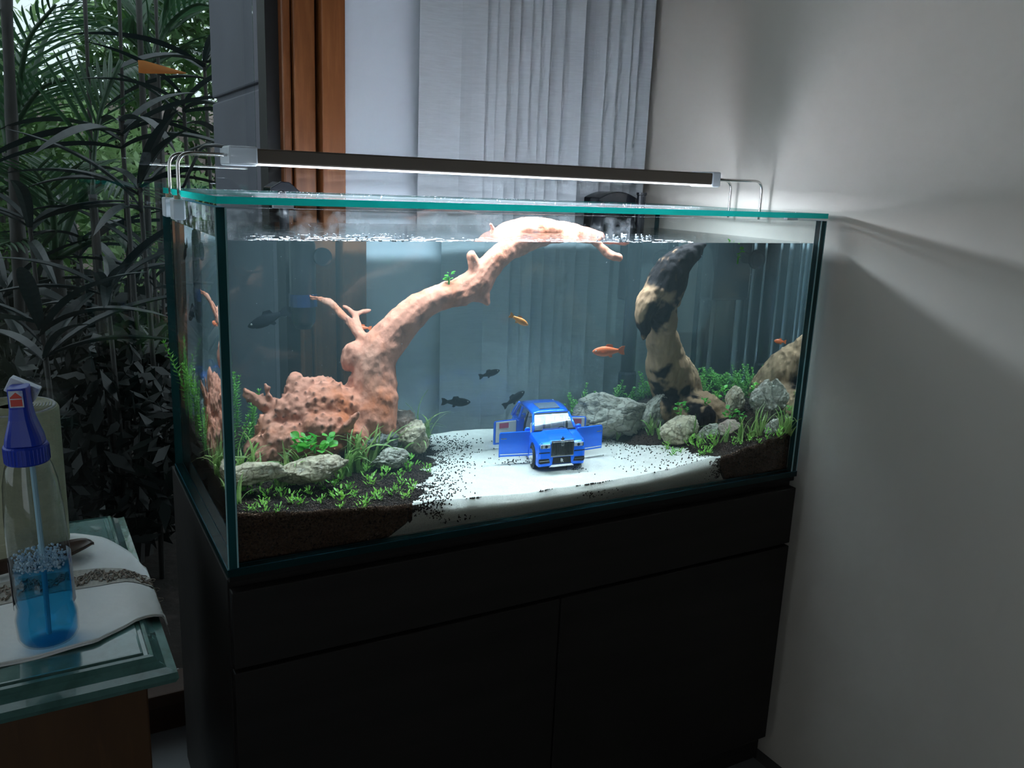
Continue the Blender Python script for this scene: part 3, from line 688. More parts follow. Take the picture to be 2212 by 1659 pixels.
# ------------------------------------------------------------------ aquarium plants
M['rotala'] = leaf_mat('feathery_stem_leaf', (.10, .34, .045), (.22, .52, .08), 60, .5, .4)
M['grass_bl'] = leaf_mat('grass_blade', (.16, .34, .07), (.42, .55, .18), 40, .5, .4)
M['carpet'] = leaf_mat('carpet_leaf', (.16, .46, .05), (.34, .66, .10), 60, .5, .4)
M['broad'] = leaf_mat('broad_leaf', (.05, .40, .05), (.20, .62, .08), 60, .4, .35)
def stem_mesh(seed, hgt):
    r = random.Random(seed); mb = MB(); n = int(hgt/.0055); px_, py_ = r.gauss(0, .010), r.gauss(0, .010); path = []
    for i in range(n+1):
        t = i/n; path.append((px_*t*t, py_*t*t, hgt*t))
    mb.tube(path, [.0008*(1-.5*i/n) for i in range(n+1)], 4)
    for i in range(2, n+1):
        p = path[i]; k = 4 if i < n else 6; ln = (.0105 if i < n-2 else .0075)*r.uniform(.8, 1.15)*(.6+.4*min(1, i/4)); a0 = i*.9+r.random()
        for j in range(k):
            a = a0+2*math.pi*j/k; up = .55 if i < n-1 else 1.3
            d = Vector((math.cos(a), math.sin(a), up)).normalized(); s = Vector((-math.sin(a), math.cos(a), 0))*.0016
            P = Vector(p); mb.add([P, P+d*ln*.5+s, P+d*ln, P+d*ln*.5-s], [(0, 1, 2), (0, 2, 3)])
    me = mb.mesh('stem'); me.materials.append(M['rotala']); return me
STEMS = {h: [stem_mesh(100+i+int(h*1000), h) for i in range(3)] for h in (.05, .08, .11)}
def stem_plant(x, y, z, hgt, n, label, group):
    t = thing('stem_plant', label, 'aquatic plant', (x, y, z-.002), group)
    h = min(STEMS, key=lambda q: abs(q-hgt))
    for i in range(n):
        o = bpy.data.objects.new('stem', rng.choice(STEMS[h])); COL.objects.link(o); o.parent = t
        o.location = (rng.gauss(0, .006), rng.gauss(0, .006), 0); s = hgt/h*rng.uniform(.75, 1.08)
        o.scale = (1, 1, s); o.rotation_euler = (rng.gauss(0, .1), rng.gauss(0, .1), rng.uniform(0, 6.28))
    return t
for x, y, h, n in ((.045, .30, .085, 5), (.035, .36, .11, 5), (.070, .40, .10, 5), (.032, .23, .075, 4), (.085, .345, .08, 4), (.050, .425, .12, 4), (.028, .40, .12, 4), (.06, .26, .07, 3), (.028, .30, .11, 4)):
    stem_plant(x, y, soil_l(x, y), h, n, 'feathery green stem plant behind the driftwood at the garden end of the tank', 'feathery stem plants at the garden end')
for u, v, y in ((1212, 882, .41), (1235, 858, .41), (1257, 834, .41), (1270, 852, .40), (1247, 872, .38), (1335, 822, .41), (1350, 832, .41), (1364, 848, .40), (1388, 852, .41), (1397, 797, .41), (1408, 822, .40)):
    p = wat(u, v, y); h = p[2]-bed(p[0], p[1])
    stem_plant(p[0], p[1], bed(p[0], p[1]), max(.03, h), 3, 'feathery green stem plant rising behind the grey boulder', 'feathery stem plants behind the boulder')
for u, v, y in ((1420, 815, .42), (1505, 808, .38), (1520, 803, .40), (1535, 820, .36), (1550, 797, .39), (1562, 803, .37), (1545, 832, .34), (1577, 822, .36), (1592, 795, .34), (1602, 803, .36), (1612, 832, .32), (1627, 822, .33), (1638, 795, .31), (1600, 842, .28), (1645, 850, .25), (1515, 840, .40), (1490, 830, .41)):
    p = wat(u, v, y); x = p[0] if p[0] < .972 else 1.988-p[0]
    x = min(max(x, .76), .97); h = p[2]-bed(x, p[1])
    stem_plant(x, p[1], bed(x, p[1]), max(.03, h), 4, 'feathery green stem plant between the upright driftwood and the wall end', 'feathery stem plants at the wall end')
def blade_mesh(seed):
    r = random.Random(seed); mb = MB(); n = 7; vs = []; fs = []; c = r.uniform(.3, 1.1)
    for i in range(n+1):
        t = i/n; a = c*t*t; x = math.sin(a)*t*.9; z = math.cos(a*.9)*t; w_ = .040*(1-t**2.2)+.003
        vs += [(x, -w_, z), (x+.006, 0, z-.004), (x, w_, z)]
    for i in range(n): b_ = i*3; fs += [(b_, b_+1, b_+4, b_+3), (b_+1, b_+2, b_+5, b_+4)]
    me = mb.add(vs, fs).mesh('blade'); me.materials.append(M['grass_bl']); return me
BL = [blade_mesh(i) for i in range(4)]
def tuft(p, hgt, n, label, group):
    t = thing('grass_tuft', label, 'aquatic plant', (p[0], p[1], p[2]-.001), group)
    for i in range(n):
        o = bpy.data.objects.new('blade', rng.choice(BL)); COL.objects.link(o); o.parent = t
        s = hgt*rng.uniform(.6, 1.3); o.scale = (s*rng.uniform(.7, 1.2), max(s, .03)*1.0, s); o.location = (rng.gauss(0, .004), rng.gauss(0, .004), 0)
        o.rotation_euler = (rng.gauss(0, .22), rng.gauss(0, .22), rng.uniform(0, 6.28))
for u, v, h, n in ((512, 1040, .035, 10), (535, 1045, .05, 10), (560, 1048, .035, 8), (622, 1048, .042, 11), (650, 1046, .038, 9), (600, 1052, .03, 8), (735, 1035, .038, 9), (752, 1028, .04, 10), (770, 1020, .055, 13), (795, 1012, .05, 10), (815, 1005, .05, 11), (855, 995, .045, 12), (885, 985, .045, 12), (905, 975, .04, 11), (922, 962, .055, 9), (690, 1046, .025, 7)):
    tuft(ground(u, v), h*1.35, n+4, 'tuft of thin green grass in the soil before the big root', 'grass tufts before the big root')
for x, y, h in ((.022, .06, .035), (.03, .11, .04), (.021, .15, .04), (.03, .19, .035)):
    tuft((x, y, soil_l(x, y)), h, 11, 'tuft of thin grass close behind the garden end pane', 'grass tufts at the garden end pane')
for u, v, h, n in ((1285, 948, .028, 9), (1310, 950, .04, 10), (1335, 948, .03, 9), (1405, 940, .04, 12), (1425, 948, .04, 12), (1455, 955, .035, 11), (1490, 955, .045, 10), (1515, 958, .03, 9), (1545, 962, .035, 9), (1565, 955, .04, 9), (1600, 950, .042, 12), (1620, 945, .045, 12), (1640, 942, .05, 12), (1690, 935, .045, 12), (1703, 932, .04, 10), (1720, 928, .035, 8)):
    tuft(ground(u, v), h, n, 'tuft of thin green grass among the stones at the wall end', 'grass tufts at the wall end')
def sprig_mesh(seed, n=30, ln=.0065, spread=.9, rise=1.2):
    r = random.Random(seed); mb = MB()
    for i in range(n):
        a = r.uniform(0, 6.28); rad = abs(r.gauss(0, .006))*spread; b0 = Vector((math.cos(a)*rad, math.sin(a)*rad, r.uniform(0, .010)*rise)); a += r.gauss(0, .6)
        d = Vector((math.cos(a), math.sin(a), r.uniform(.3, 1.6))).normalized(); s = d.cross(Vector((0, 0, 1))); s = s.normalized()*.0011; l_ = ln*r.uniform(.6, 1.2)
        mb.add([b0, b0+d*l_*.35+s, b0+d*l_*.75+s*.9, b0+d*l_, b0+d*l_*.75-s*.9, b0+d*l_*.35-s], [(0, 1, 2, 3), (0, 3, 4, 5)])
    me = mb.mesh('sprig'); me.materials.append(M['carpet']); return me
SPR = [sprig_mesh(i) for i in range(5)]
def sprig(p, s, label, group, name='carpet_plant'):
    o = bpy.data.objects.new(name, rng.choice(SPR)); COL.objects.link(o); o.location = Vector(p)-Vector((0, 0, .001)); o.scale = (s, s, s); o.rotation_euler = (0, 0, rng.uniform(0, 6.28))
    return tagit(o, label, 'aquatic plant', group)
for u, v, s in ((520, 1066, 1.1), (543, 1070, .8), (568, 1092, .8), (576, 1078, 1.0), (572, 1106, .9), (631, 1088, 1.1), (646, 1092, .9), (608, 1074, .9), (690, 1088, .8), (668, 1070, .9), (722, 1052, 1.1), (738, 1084, 1.3), (718, 1075, .7), (752, 1062, 1.0), (790, 1090, .9), (785, 1105, .7), (803, 1050, 1.3), (816, 1082, 1.1), (832, 1032, 1.1), (792, 1022, 1.0), (882, 1016, 1.4), (867, 1048, .8), (855, 1060, .7), (862, 1030, .8), (845, 1072, .8), (875, 1078, .9), (890, 1058, .9), (925, 1022, .9), (765, 1075, .7), (700, 1060, .6), (540, 1105, .7), (600, 1110, .7), (735, 1098, .6)):
    sprig(ground(u, v), s*1.15, 'small bright green carpet plant on the soil before the big root', 'carpet plants before the big root')
for u, v, s in ((1440, 970, 1.0), (1455, 985, 1.0), (1492, 962, 1.4), (1507, 968, 1.1), (1540, 968, 1.6), (1530, 980, 1.0), (1585, 962, .9), (1620, 955, .9), (1657, 950, 1.2), (1682, 945, 1.2), (1600, 962, .7), (1515, 985, .9), (1470, 978, .7), (1640, 960, .7)):
    sprig(ground(u, v), s*1.1, 'small bright green carpet plant on the soil at the wall end', 'carpet plants at the wall end')
def leafy(base, r0, n, ll, label, name='broadleaf_plant', mat='broad', up=.5, cat='aquatic plant'):
    t = thing(name, label, cat, base)
    mb = MB(); nn = 6; vs = []; fs = []
    for i in range(nn+1):
        q = i/nn; w_ = .42*math.sin(math.pi*min(1, q*.96+.02))**.8+.01; z = -.25*q*q+.15*q
        vs += [(q, -w_, z+.08), (q, 0, z), (q, w_, z+.08)]
    for i in range(nn): b_ = 3*i; fs += [(b_, b_+3, b_+4, b_+1), (b_+1, b_+4, b_+5, b_+2)]
    lf = mb.add(vs, fs).mesh('leaf'); lf.materials.append(M[mat]); lf.polygons.foreach_set('use_smooth', [True]*len(lf.polygons))
    st = MB().tube([(0, 0, 0), (.0, 0, .012)], .0015, 6).build('stalk', M[mat], t, local=True)
    for i in range(n):
        a = rng.uniform(0, 6.28); rr = r0*math.sqrt(rng.random())
        o = bpy.data.objects.new('leaf', lf); COL.objects.link(o); o.parent = t
        o.location = (math.cos(a)*rr, math.sin(a)*rr*.6, rng.uniform(.004, .022)*up*2); s = ll*rng.uniform(.7, 1.2); o.scale = (s, s, s); o.rotation_euler = (rng.gauss(0, .4), rng.uniform(-.9, .3), a+rng.gauss(0, .5))
    return t
p = wat(680, 985, .150); leafy((p[0], p[1], p[2]+.004), .026, 52, .013, 'bushy plant with rounded bright green leaves above the long cream stone', up=.55)
p = wat(1470, 900, .17); leafy((p[0], p[1], p[2]), .014, 24, .009, 'bright green leafy clump on the foot of the upright driftwood', up=.6)
p = wat(1522, 880, .175); leafy((p[0], p[1], p[2]), .007, 12, .008, 'tiny green sprig on top of the black stump', up=.5)
p = wat(1576, 908, .15); leafy((p[0], p[1], p[2]), .012, 18, .009, 'small leafy green clump behind the pinkish stone', up=.5)
p = wat(1598, 918, .14); leafy((p[0], p[1], p[2]), .009, 14, .008, 'small rounded green clump on soil nearer the wall end', up=.5)
p = wat(1562, 868, .235); leafy((p[0], p[1], p[2]-.01), .010, 16, .009, 'leafy green sprig beside the pointed cream stone', up=.9)
p = wat(968, 614, .268); leafy((p[0], p[1]-.004, p[2]), .004, 9, .007, 'tiny green sprig growing on the arm of the big root', up=.5)
p = wat(1594, 560, .06); leafy((min(p[0], .96), p[1], p[2]-.008), .005, 12, .008, 'loose green sprig drifting below the surface near the wall end', up=.9)

# ------------------------------------------------------------------ fish
M['fish_orange'] = pm('orange_fish_scales', (.75, .13, .04), .35, n=(60, (.85, .22, .06), .4, .7), sss=.1)
M['fish_gold'] = pm('gold_fish_scales', (.75, .30, .05), .35, n=(60, (.80, .20, .05), .4, .7))
M['fish_black'] = pm('black_molly_scales', (.008, .009, .012), .5, spec=.1, n=(90, (.03, .035, .04), .5, .8))
M['eye_w'] = pm('fish_eye_ring', (.7, .68, .6), .3); M['eye_b'] = pm('fish_pupil', (.01, .01, .01), .15)
def fish(c, ln, rz, tilt, mat, label, group):
    t = thing('fish', label, 'fish', c, group); t.rotation_euler = (0, -tilt, rz); t.scale = (ln, ln, ln)
    xs = [.5, .47, .42, .34, .22, .08, -.06, -.18, -.27, -.30]; hs = [.012, .045, .078, .112, .140, .142, .115, .078, .056, .05]
    mb = MB(); seg = 12; vs = []
    for x, h_ in zip(xs, hs):
        for k in range(seg):
            a = 2*math.pi*k/seg; vs.append((x, .52*h_*math.cos(a), h_*math.sin(a)-.01*(h_/.14)))
    n = len(xs)
    fs = [(i*seg+k, i*seg+(k+1) % seg, (i+1)*seg+(k+1) % seg, (i+1)*seg+k) for i in range(n-1) for k in range(seg)]+[tuple(reversed(range(seg))), tuple(range((n-1)*seg, n*seg))]
    mb.add(vs, fs).build('body', M[mat], t, smooth=True, local=True)
    MB().prism([(-.28, -.045), (-.40, -.115), (-.50, -.125), (-.47, 0), (-.50, .125), (-.40, .115), (-.28, .045)], -.006, .006, 'y').build('tail_fin', M[mat], t, local=True)
    MB().prism([(.12, .120), (.06, .19), (-.10, .175), (-.14, .08)], -.005, .005, 'y').build('dorsal_fin', M[mat], t, local=True)
    MB().prism([(.02, -.13), (-.06, -.19), (-.12, -.17), (-.10, -.09)], -.005, .005, 'y').build('anal_fin', M[mat], t, local=True)
    for s in (-1, 1):
        MB().prism([(.24, -.03), (.13, -.07), (.11, -.02), (.16, .0)], s*.072, s*.078, 'y').build('pectoral_fin', M[mat], t, local=True)
        e_ = MB().ball((.40, s*.040, .018), .022, 8, 6, sc=(1, .5, 1)).build('eye', M['eye_w'], t, smooth=True, local=True)
        MB().ball((.40, s*.047, .018), .012, 8, 6, sc=(1, .6, 1)).build('pupil', M['eye_b'], e_, smooth=True, local=True)
    return t
def fpx(u, v, y, lpx, rz, tilt, mat, label, group):
    fish(wat(u, v, y), lpx*pxm(u, v, y), math.radians(rz), math.radians(tilt), mat, label, group)
go, gb = 'orange fish', 'black fish'
fpx(1121, 691, .20, 44, -10, -28, 'fish_gold', 'golden orange fish swimming below the arching root arm', go)
fpx(1315, 758, .20, 66, 172, 0, 'fish_orange', 'red orange fish facing the root between it and the upright driftwood', go)
fpx(783, 708, .385, 40, 170, 5, 'fish_orange', 'orange fish half hidden behind the thin root branches', go)
p = wat(1713, 738, .035); fish((min(p[0], .965), .05, p[2]), .030, math.radians(115), 0, 'fish_orange', 'red orange fish close to the wall end glass', go)
fpx(1057, 807, .30, 44, -12, 16, 'fish_black', 'black fish above the other two over the white sand', gb)
fpx(985, 868, .32, 60, -14, -3, 'fish_black', 'black fish swimming level just above the white sand', gb)
fpx(1110, 862, .36, 52, -10, 34, 'fish_black', 'black fish climbing steeply behind the toy car roof', gb)
fpx(580, 688, .40, 96, 165, -22, 'fish_black', 'large dark fish gliding at the back behind the thin branches', gb)
fish((.040, .345, .372), .060, math.radians(80), -.5, 'fish_black', 'dark fish near the garden end pane under the lamp clamps', gb)

# ------------------------------------------------------------------ filter gear at the back
hf = thing('hang_on_filter', 'black hang-on filter with domed cover at the back of the tank', 'filter', (.90, W+.04, .20))
MB().box((.845, W+.006, .27), (.945, W+.058, .455)).build('box', M['black_plastic'], hf, bevel=.006)
pts = []
mb = MB(); n = 12
poly = [(.846, .456)]+[(.846+.098*i/n, .462+.022*math.sin(math.pi*(.12+.76*i/n))) for i in range(n+1)]+[(.944, .456)]
mb.prism([(a, b_) for a, b_ in poly][::-1], W-.002, W+.059, 'y').build('cover', M['black_gloss'], hf, bevel=.002)
MB().lathe([(.0095, .40), (.0095, .478), (.0110, .479), (.0110, .484)], 16, (.938, W-.020, 0)).build('post', M['black_gloss'], hf, smooth=False)
MB().tube([(.822, W-.030, .085), (.822, W-.030, .395), (.830, W-.024, .430), (.850, W+.004, .453), (.860, W+.02, .454)], [.0150, .0150, .014, .013, .013], 16).build('intake_pipe', M['black_plastic'], hf, smooth=True)
MB().lathe([(.017, .075), (.019, .08), (.019, .135), (.0165, .14)], 16, (.822, W-.030, 0)).build('strainer', M['black_gloss'], hf)
MB().lathe([(.018, 0), (.020, .004), (.020, .012), (.014, .014)], 24, xf=Matrix.Translation((.876, W-.040, .360)) @ Matrix.Rotation(math.pi/2, 4, 'X')).build('outlet_nozzle', M['black_plastic'], hf)
MB().tube([(.876, W-.038, .360), (.895, W-.030, .362), (.913, W-.024, .375), (.915, W-.022, .41), (.918, W+.004, .453)], .011, 14).build('outlet_pipe', M['black_plastic'], hf, smooth=True)
pf = thing('pump_head', 'black submerged pump head with round nozzle behind the thin branches', 'pump', (.19, W-.03, .24))
MB().lathe([(.012, .25), (.019, .262), (.021, .30), (.021, .385), (.015, .398)], 20, (.186, W-.036, 0)).build('body', M['black_plastic'], pf, smooth=True)
MB().lathe([(.0225, .286), (.0225, .306)], 20, (.186, W-.036, 0)).build('collar', M['blue_plastic_collar'], pf)
MB().lathe([(.009, -.03), (.0125, -.01), (.0145, 0), (.0145, .010), (.011, .011)], 20, xf=Matrix.Translation((.214, W-.050, .366)) @ Matrix.Rotation(math.pi/2, 4, 'X')).build('nozzle', M['black_gloss'], pf)
MB().tube([(.186, W-.036, .395), (.187, W-.028, .44), (.190, W-.004, .457), (.196, W+.012, .455)], .008, 12).build('hose', M['black_plastic'], pf, smooth=True)
MB().prism([(.172, .4555), (.228, .4555), (.226, .4600), (.205, .478), (.190, .479), (.172, .468)], W-.003, W+.05, 'y').build('holder', M['black_gloss'], pf, bevel=.002)

# ------------------------------------------------------------------ toy car with all four doors open
M['car_blue'] = pm('metallic_blue_paint', (.003, .17, 1.0), .25, metal=.25, coat=.6)
M['car_white'] = pm('cream_interior', (.75, .72, .68), .5); M['car_red'] = pm('pink_red_trim', (.55, .10, .18), .5)
M['chrome'] = pm('toy_chrome', (.78, .79, .82), .14, metal=1.0); M['car_black'] = pm('toy_black', (.012, .012, .014), .35)
M['tyre'] = pm('toy_tyre', (.015, .015, .016), .7); M['lens'] = pm('headlight_lens', (.45, .47, .52), .1, metal=.3)
M['car_glass'] = pane_mat('toy_window', (.78, .85, .92), .06); M['sunroof'] = pm('toy_sunroof', (.16, .20, .27), .12, coat=.5)
car = thing('toy_car', 'shiny blue toy car parked on the sand with all doors open', 'toy car', (0, 0, 0))
def hull(secs):                                 # (y, half width, bottom, top, shoulder drop)
    mb = MB(); ring = []
    for y, w_, b_, t_, dr in secs:
        h_ = [(0, t_), (.48*w_, t_), (.56*w_, t_-.0020), (.86*w_, t_-.0024-dr*.35), (.96*w_, t_-.005-dr), (w_, t_-.011-dr), (w_, b_+.008), (.97*w_, b_), (0, b_)]
        ring.append([(x, y, z) for x, z in h_]+[(-x, y, z) for x, z in h_[-2:0:-1]])
    n = len(ring[0]); vs = [p for r in ring for p in r]
    fs = [(i*n+k, i*n+(k+1) % n, (i+1)*n+(k+1) % n, (i+1)*n+k) for i in range(len(secs)-1) for k in range(n)]+[tuple(range(n)), tuple(reversed(range((len(secs)-1)*n, len(secs)*n)))]
    return mb.add(vs, fs)
B_ = M['car_blue']
hull([(-.1130, .0380, .007, .046, .004), (-.1100, .0425, .006, .0500, .002), (-.095, .0440, .006, .0525, .001), (-.070, .0445, .006, .0545, 0), (-.052, .0445, .006, .0560, 0), (-.046, .0445, .006, .0560, 0)]).build('front_body', B_, car, smooth=False, bevel=.0012, local=True)
hull([(.058, .0445, .006, .0560, 0), (.080, .0445, .006, .0560, 0), (.105, .0440, .007, .0555, 0), (.116, .0415, .008, .0520, .002), (.119, .0375, .010, .047, .004)]).build('rear_body', B_, car, bevel=.0012, local=True)
MB().box((-.0425, -.048, .006), (.0425, .060, .013)).build('floor_pan', B_, car, bevel=.001, local=True)
mb = MB(); vs = []                              # roof with rounded rim
ys = [-.020, -.014, .0, .03, .06, .085, .098]; hw = [.0315, .0335, .0345, .035, .035, .034, .030]; zt2 = [.0795, .0820, .0838, .0845, .0838, .0815, .0770]
for y, w_, z in zip(ys, hw, zt2):
    vs += [(-w_, y, z-.006), (-w_*.96, y, z-.002), (-w_*.7, y, z), (0, y, z+.0006), (w_*.7, y, z), (w_*.96, y, z-.002), (w_, y, z-.006), (w_*.9, y, z-.0065), (-w_*.9, y, z-.0065)]
n = 9
mb.add(vs, [(i*n+k, i*n+(k+1) % n, (i+1)*n+(k+1) % n, (i+1)*n+k) for i in range(6) for k in range(n)]+[tuple(range(n)), tuple(reversed(range(6*n, 7*n)))]).build('roof', B_, car, smooth=True, local=True)
MB().add([(-.019, -.010, .0842), (.019, -.010, .0842), (.020, .034, .0858), (-.020, .034, .0858), (-.019, -.010, .083), (.019, -.010, .083), (.020, .034, .083), (-.020, .034, .083)], [(0,1,2,3),(0,4,5,1),(1,5,6,2),(2,6,7,3),(3,7,4,0)]).build('sunroof', M['sunroof'], car, local=True)
for s in (-1, 1):
    MB().tube([(s*.0385, -.053, .0545), (s*.0365, -.040, .064), (s*.0325, -.021, .0770)], [.0026, .0023, .0023], 8).build('pillar', B_, car, smooth=True, local=True)
    MB().tube([(s*.0405, .012, .012), (s*.0395, .012, .053), (s*.0338, .013, .0790)], .0022, 8).build('pillar', M['car_black'], car, smooth=True, local=True)
    MB().tube([(s*.0410, .058, .054), (s*.0345, .052, .0785)], .0025, 8).build('pillar', B_, car, smooth=True, local=True)
    MB().tube([(s*.0400, .110, .052), (s*.0370, .106, .062), (s*.0310, .094, .0760)], [.005, .0045, .004], 8).build('pillar', B_, car, smooth=True, local=True)
    MB().tube([(s*.0392, -.050, .0558), (s*.0344, -.021, .0762), (s*.0358, .0, .0785), (s*.0362, .05, .0792), (s*.0352, .085, .0765), (s*.040, .104, .0575)], .0008, 6).build('chrome_line', M['chrome'], car, local=True)
    MB().add([(s*.0408, .060, .056), (s*.0395, .100, .0565), (s*.0335, .086, .0765), (s*.0352, .056, .0775)], [(0, 1, 2, 3)]).build('quarter_window', M['car_glass'], car, local=True)
    # mirror
    MB().ball((s*.0470, -.043, .0560), .0055, 10, 7, sc=(1, .55, .8)).build('mirror', B_, car, smooth=True, local=True)
MB().add([(-.0375, -.0525, .0550), (.0375, -.0525, .0550), (.0312, -.0215, .0778), (-.0312, -.0215, .0778)], [(0, 1, 2, 3)]).build('windscreen', M['car_glass'], car, local=True)
MB().tube([(-.0375, -.0535, .0553), (.0375, -.0535, .0553)], .0015, 6).build('wiper_cowl', M['car_black'], car, local=True)
MB().tube([(-.0312, -.0217, .0772), (.0312, -.0217, .0772)], .0016, 6).build('screen_rim', M['car_black'], car, local=True)
MB().add([(-.036, .113, .0545), (.036, .113, .0545), (.030, .0975, .0760), (-.030, .0975, .0760)], [(0, 1, 2, 3)]).build('rear_window', M['car_glass'], car, local=True)
# cabin
MB().box((-.038, -.052, .030), (.038, -.036, .0530)).build('dashboard', M['car_white'], car, bevel=.003, local=True)
for x in (-.019, .019):
    for y in (-.008, .040):
        st = MB().box((x-.013, y-.016, .013), (x+.013, y+.012, .027)).build('seat', M['car_white'], car, bevel=.003, local=True)
        MB().box((x-.012, y+.009, .026), (x+.012, y+.016, .058)).build('seat_back', M['car_white'], st, bevel=.003, local=True)
        MB().box((x-.006, y+.009, .0585), (x+.006, y+.015, .067)).build('headrest', M['car_white'], st, bevel=.002, local=True)
q_ = Matrix.Translation((.019, -.030, .046)) @ Matrix.Rotation(1.15, 4, 'X')
ringp = [q_ @ Vector((.0085*math.cos(a), .0085*math.sin(a), 0)) for a in [2*math.pi*i/16 for i in range(17)]]
MB().tube(ringp, .0011, 6).build('steering_wheel', M['car_black'], car, local=True)
# face
MB().box((-.0185, -.1145, .0245), (.0185, -.1115, .0470)).build('grille_back', M['car_black'], car, local=True)
MB().box((-.0205, -.1160, .0465), (.0205, -.1110, .0492)).build('grille_frame', M['chrome'], car, bevel=.0008, local=True)
MB().box((-.0205, -.1160, .0225), (.0205, -.1110, .0250)).build('grille_frame', M['chrome'], car, bevel=.0006, local=True)
for s in (-1, 1): MB().box((s*.0195-.001, -.1160, .0245), (s*.0195+.001, -.1110, .0470)).build('grille_frame', M['chrome'], car, local=True)
slat = MB().box((-.00055, -.1158, .0248), (.00055, -.1142, .0468)).mesh('grille_slat'); slat.materials.append(M['chrome'])
for i in range(15):
    o = bpy.data.objects.new('grille_slat', slat); COL.objects.link(o); o.parent = car; o.location = (-.0168+.0024*i, 0, 0)
MB().prism([(-.002, .0494), (.002, .0494), (.0045, .0535), (.0015, .0525), (.0005, .0560), (-.0005, .0560), (-.0015, .0525), (-.0045, .0535)], -.1142, -.1128, 'y').build('mascot', M['chrome'], car, local=True)
MB().box((-.0022, -.1166, .0405), (.0022, -.1158, .0462)).build('badge', M['chrome'], car, bevel=.0004, local=True)
for s in (-1, 1):
    hl = MB().box((s*.0300-.0088, -.1148, .0372), (s*.0300+.0088, -.1085, .0440)).build('headlight', M['lens'], car, bevel=.0015, local=True)
    MB().lathe([(.0022, 0), (.0026, .001)], 12, xf=Matrix.Translation((s*.0290, -.1146, .0405)) @ Matrix.Rotation(math.pi/2, 4, 'X')).build('lamp', M['car_black'], hl, local=True)
    MB().box((s*.0372-.0008, -.1156, .0376), (s*.0372+.0008, -.1149, .0436)).build('daylight_strip', M['chrome'], hl, local=True)
    MB().box((s*.0315-.0095, -.1136, .0290), (s*.0315+.0095, -.1118, .0306)).build('bumper_slit', M['car_black'], car, local=True)
    MB().prism([(s*.021, .0125), (s*.0235, .0195), (s*.041, .0195), (s*.0415, .0135), (s*.039, .0115)][::s], -.1142, -.1120, 'y').build('air_intake', M['car_black'], car, local=True)
    MB().box((s*.0315-.0085, -.1150, .0158), (s*.0315+.0085, -.1140, .0168)).build('intake_strip', M['chrome'], car, local=True)
MB().prism([(-.017, .0105), (.017, .0105), (.0155, .0210), (-.0155, .0210)], -.1150, -.1120, 'y').build('number_plate', M['car_black'], car, local=True)
M['white_print'] = pm('white_print', (.8, .8, .8), .5)
for dx, dz_ in ((-.0007, .0006), (.0007, -.0006)):
    cu = bpy.data.curves.new('plate_letter', 'FONT'); cu.body = 'R'; cu.size = .0075; cu.extrude = .0002; cu.align_x = 'CENTER'
    to = bpy.data.objects.new('tmp', cu); COL.objects.link(to); dg = bpy.context.evaluated_depsgraph_get(); me = bpy.data.meshes.new_from_object(to.evaluated_get(dg)); bpy.data.objects.remove(to)
    o = link('plate_letter', me, M['white_print'], car); o.location = (dx, -.1154, .0132+dz_); o.rotation_euler = (math.pi/2, 0, 0)
MB().prism([(-.023, .0050), (.023, .0050), (.0185, .0095), (-.0185, .0095)], -.1148, -.1120, 'y').build('lower_bumper', M['chrome'], car, bevel=.0006, local=True)
for s in (-1, 1):
    for y in (-.077, .076):
        wh = MB().lathe([(.0175, -.006), (.0185, -.004), (.0185, .004), (.0175, .006)], 28, xf=Matrix.Translation((s*.0400, y, .0180)) @ Matrix.Rotation(math.pi/2, 4, 'Y')).build('wheel', M['tyre'], car, smooth=False, local=True)
        MB().lathe([(.0135, -.0005), (.0135, .0008), (.010, .0012), (.003, .0016)], 24, xf=Matrix.Translation((s*.0462, y, .0180)) @ Matrix.Rotation(s*math.pi/2, 4, 'Y')).build('rim', M['chrome'], wh, local=True)
        MB().lathe([(.0220, -.0004), (.0220, .0004)], 28, xf=Matrix.Translation((s*.0442, y, .0190)) @ Matrix.Rotation(math.pi/2, 4, 'Y')).build('wheel_arch', M['car_black'], car, local=True)
def door(hx, hy, ang, s, rear):                 # hinge position, opening angle; the panel runs along local +y from the hinge
    ln = .054 if not rear else .045
    xf = Matrix.Translation((hx, hy, 0)) @ Matrix.Rotation(ang, 4, 'Z')
    sg = -s if not rear else s
    d_ = MB().prism([(0, .0120), (ln, .0120), (ln, .0500), (ln-.002, .0535), (0, .0545)], 0, .0045, 'x', xf=xf @ Matrix.Diagonal((s, 1, 1, 1))).build('door', B_, car, bevel=.001, local=True)
    MB().box((min(-s*.0025, -s*.0002), .003, .016), (max(-s*.0025, -s*.0002), ln-.003, .0525), xf=xf).build('door_lining', M['car_white'], d_, bevel=.0006, local=True)
    MB().box((min(-s*.0030, -s*.0026), ln*.35, .041), (max(-s*.0030, -s*.0026), ln*.75, .050), xf=xf).build('trim_insert', M['car_red'], d_, local=True)
    MB().box((min(s*.0045, s*.0056), ln-.013, .0425), (max(s*.0045, s*.0056), ln-.003, .0440), xf=xf).build('door_handle', M['chrome'], d_, local=True)
    MB().box((min(s*.0045, s*.0052), .002, .0155), (max(s*.0045, s*.0052), ln-.002, .0168), xf=xf).build('sill_strip', M['chrome'], d_, local=True)
door(-.0425, -.045, math.radians(82), -1, False); door(.0425, -.045, math.radians(-76), 1, False)
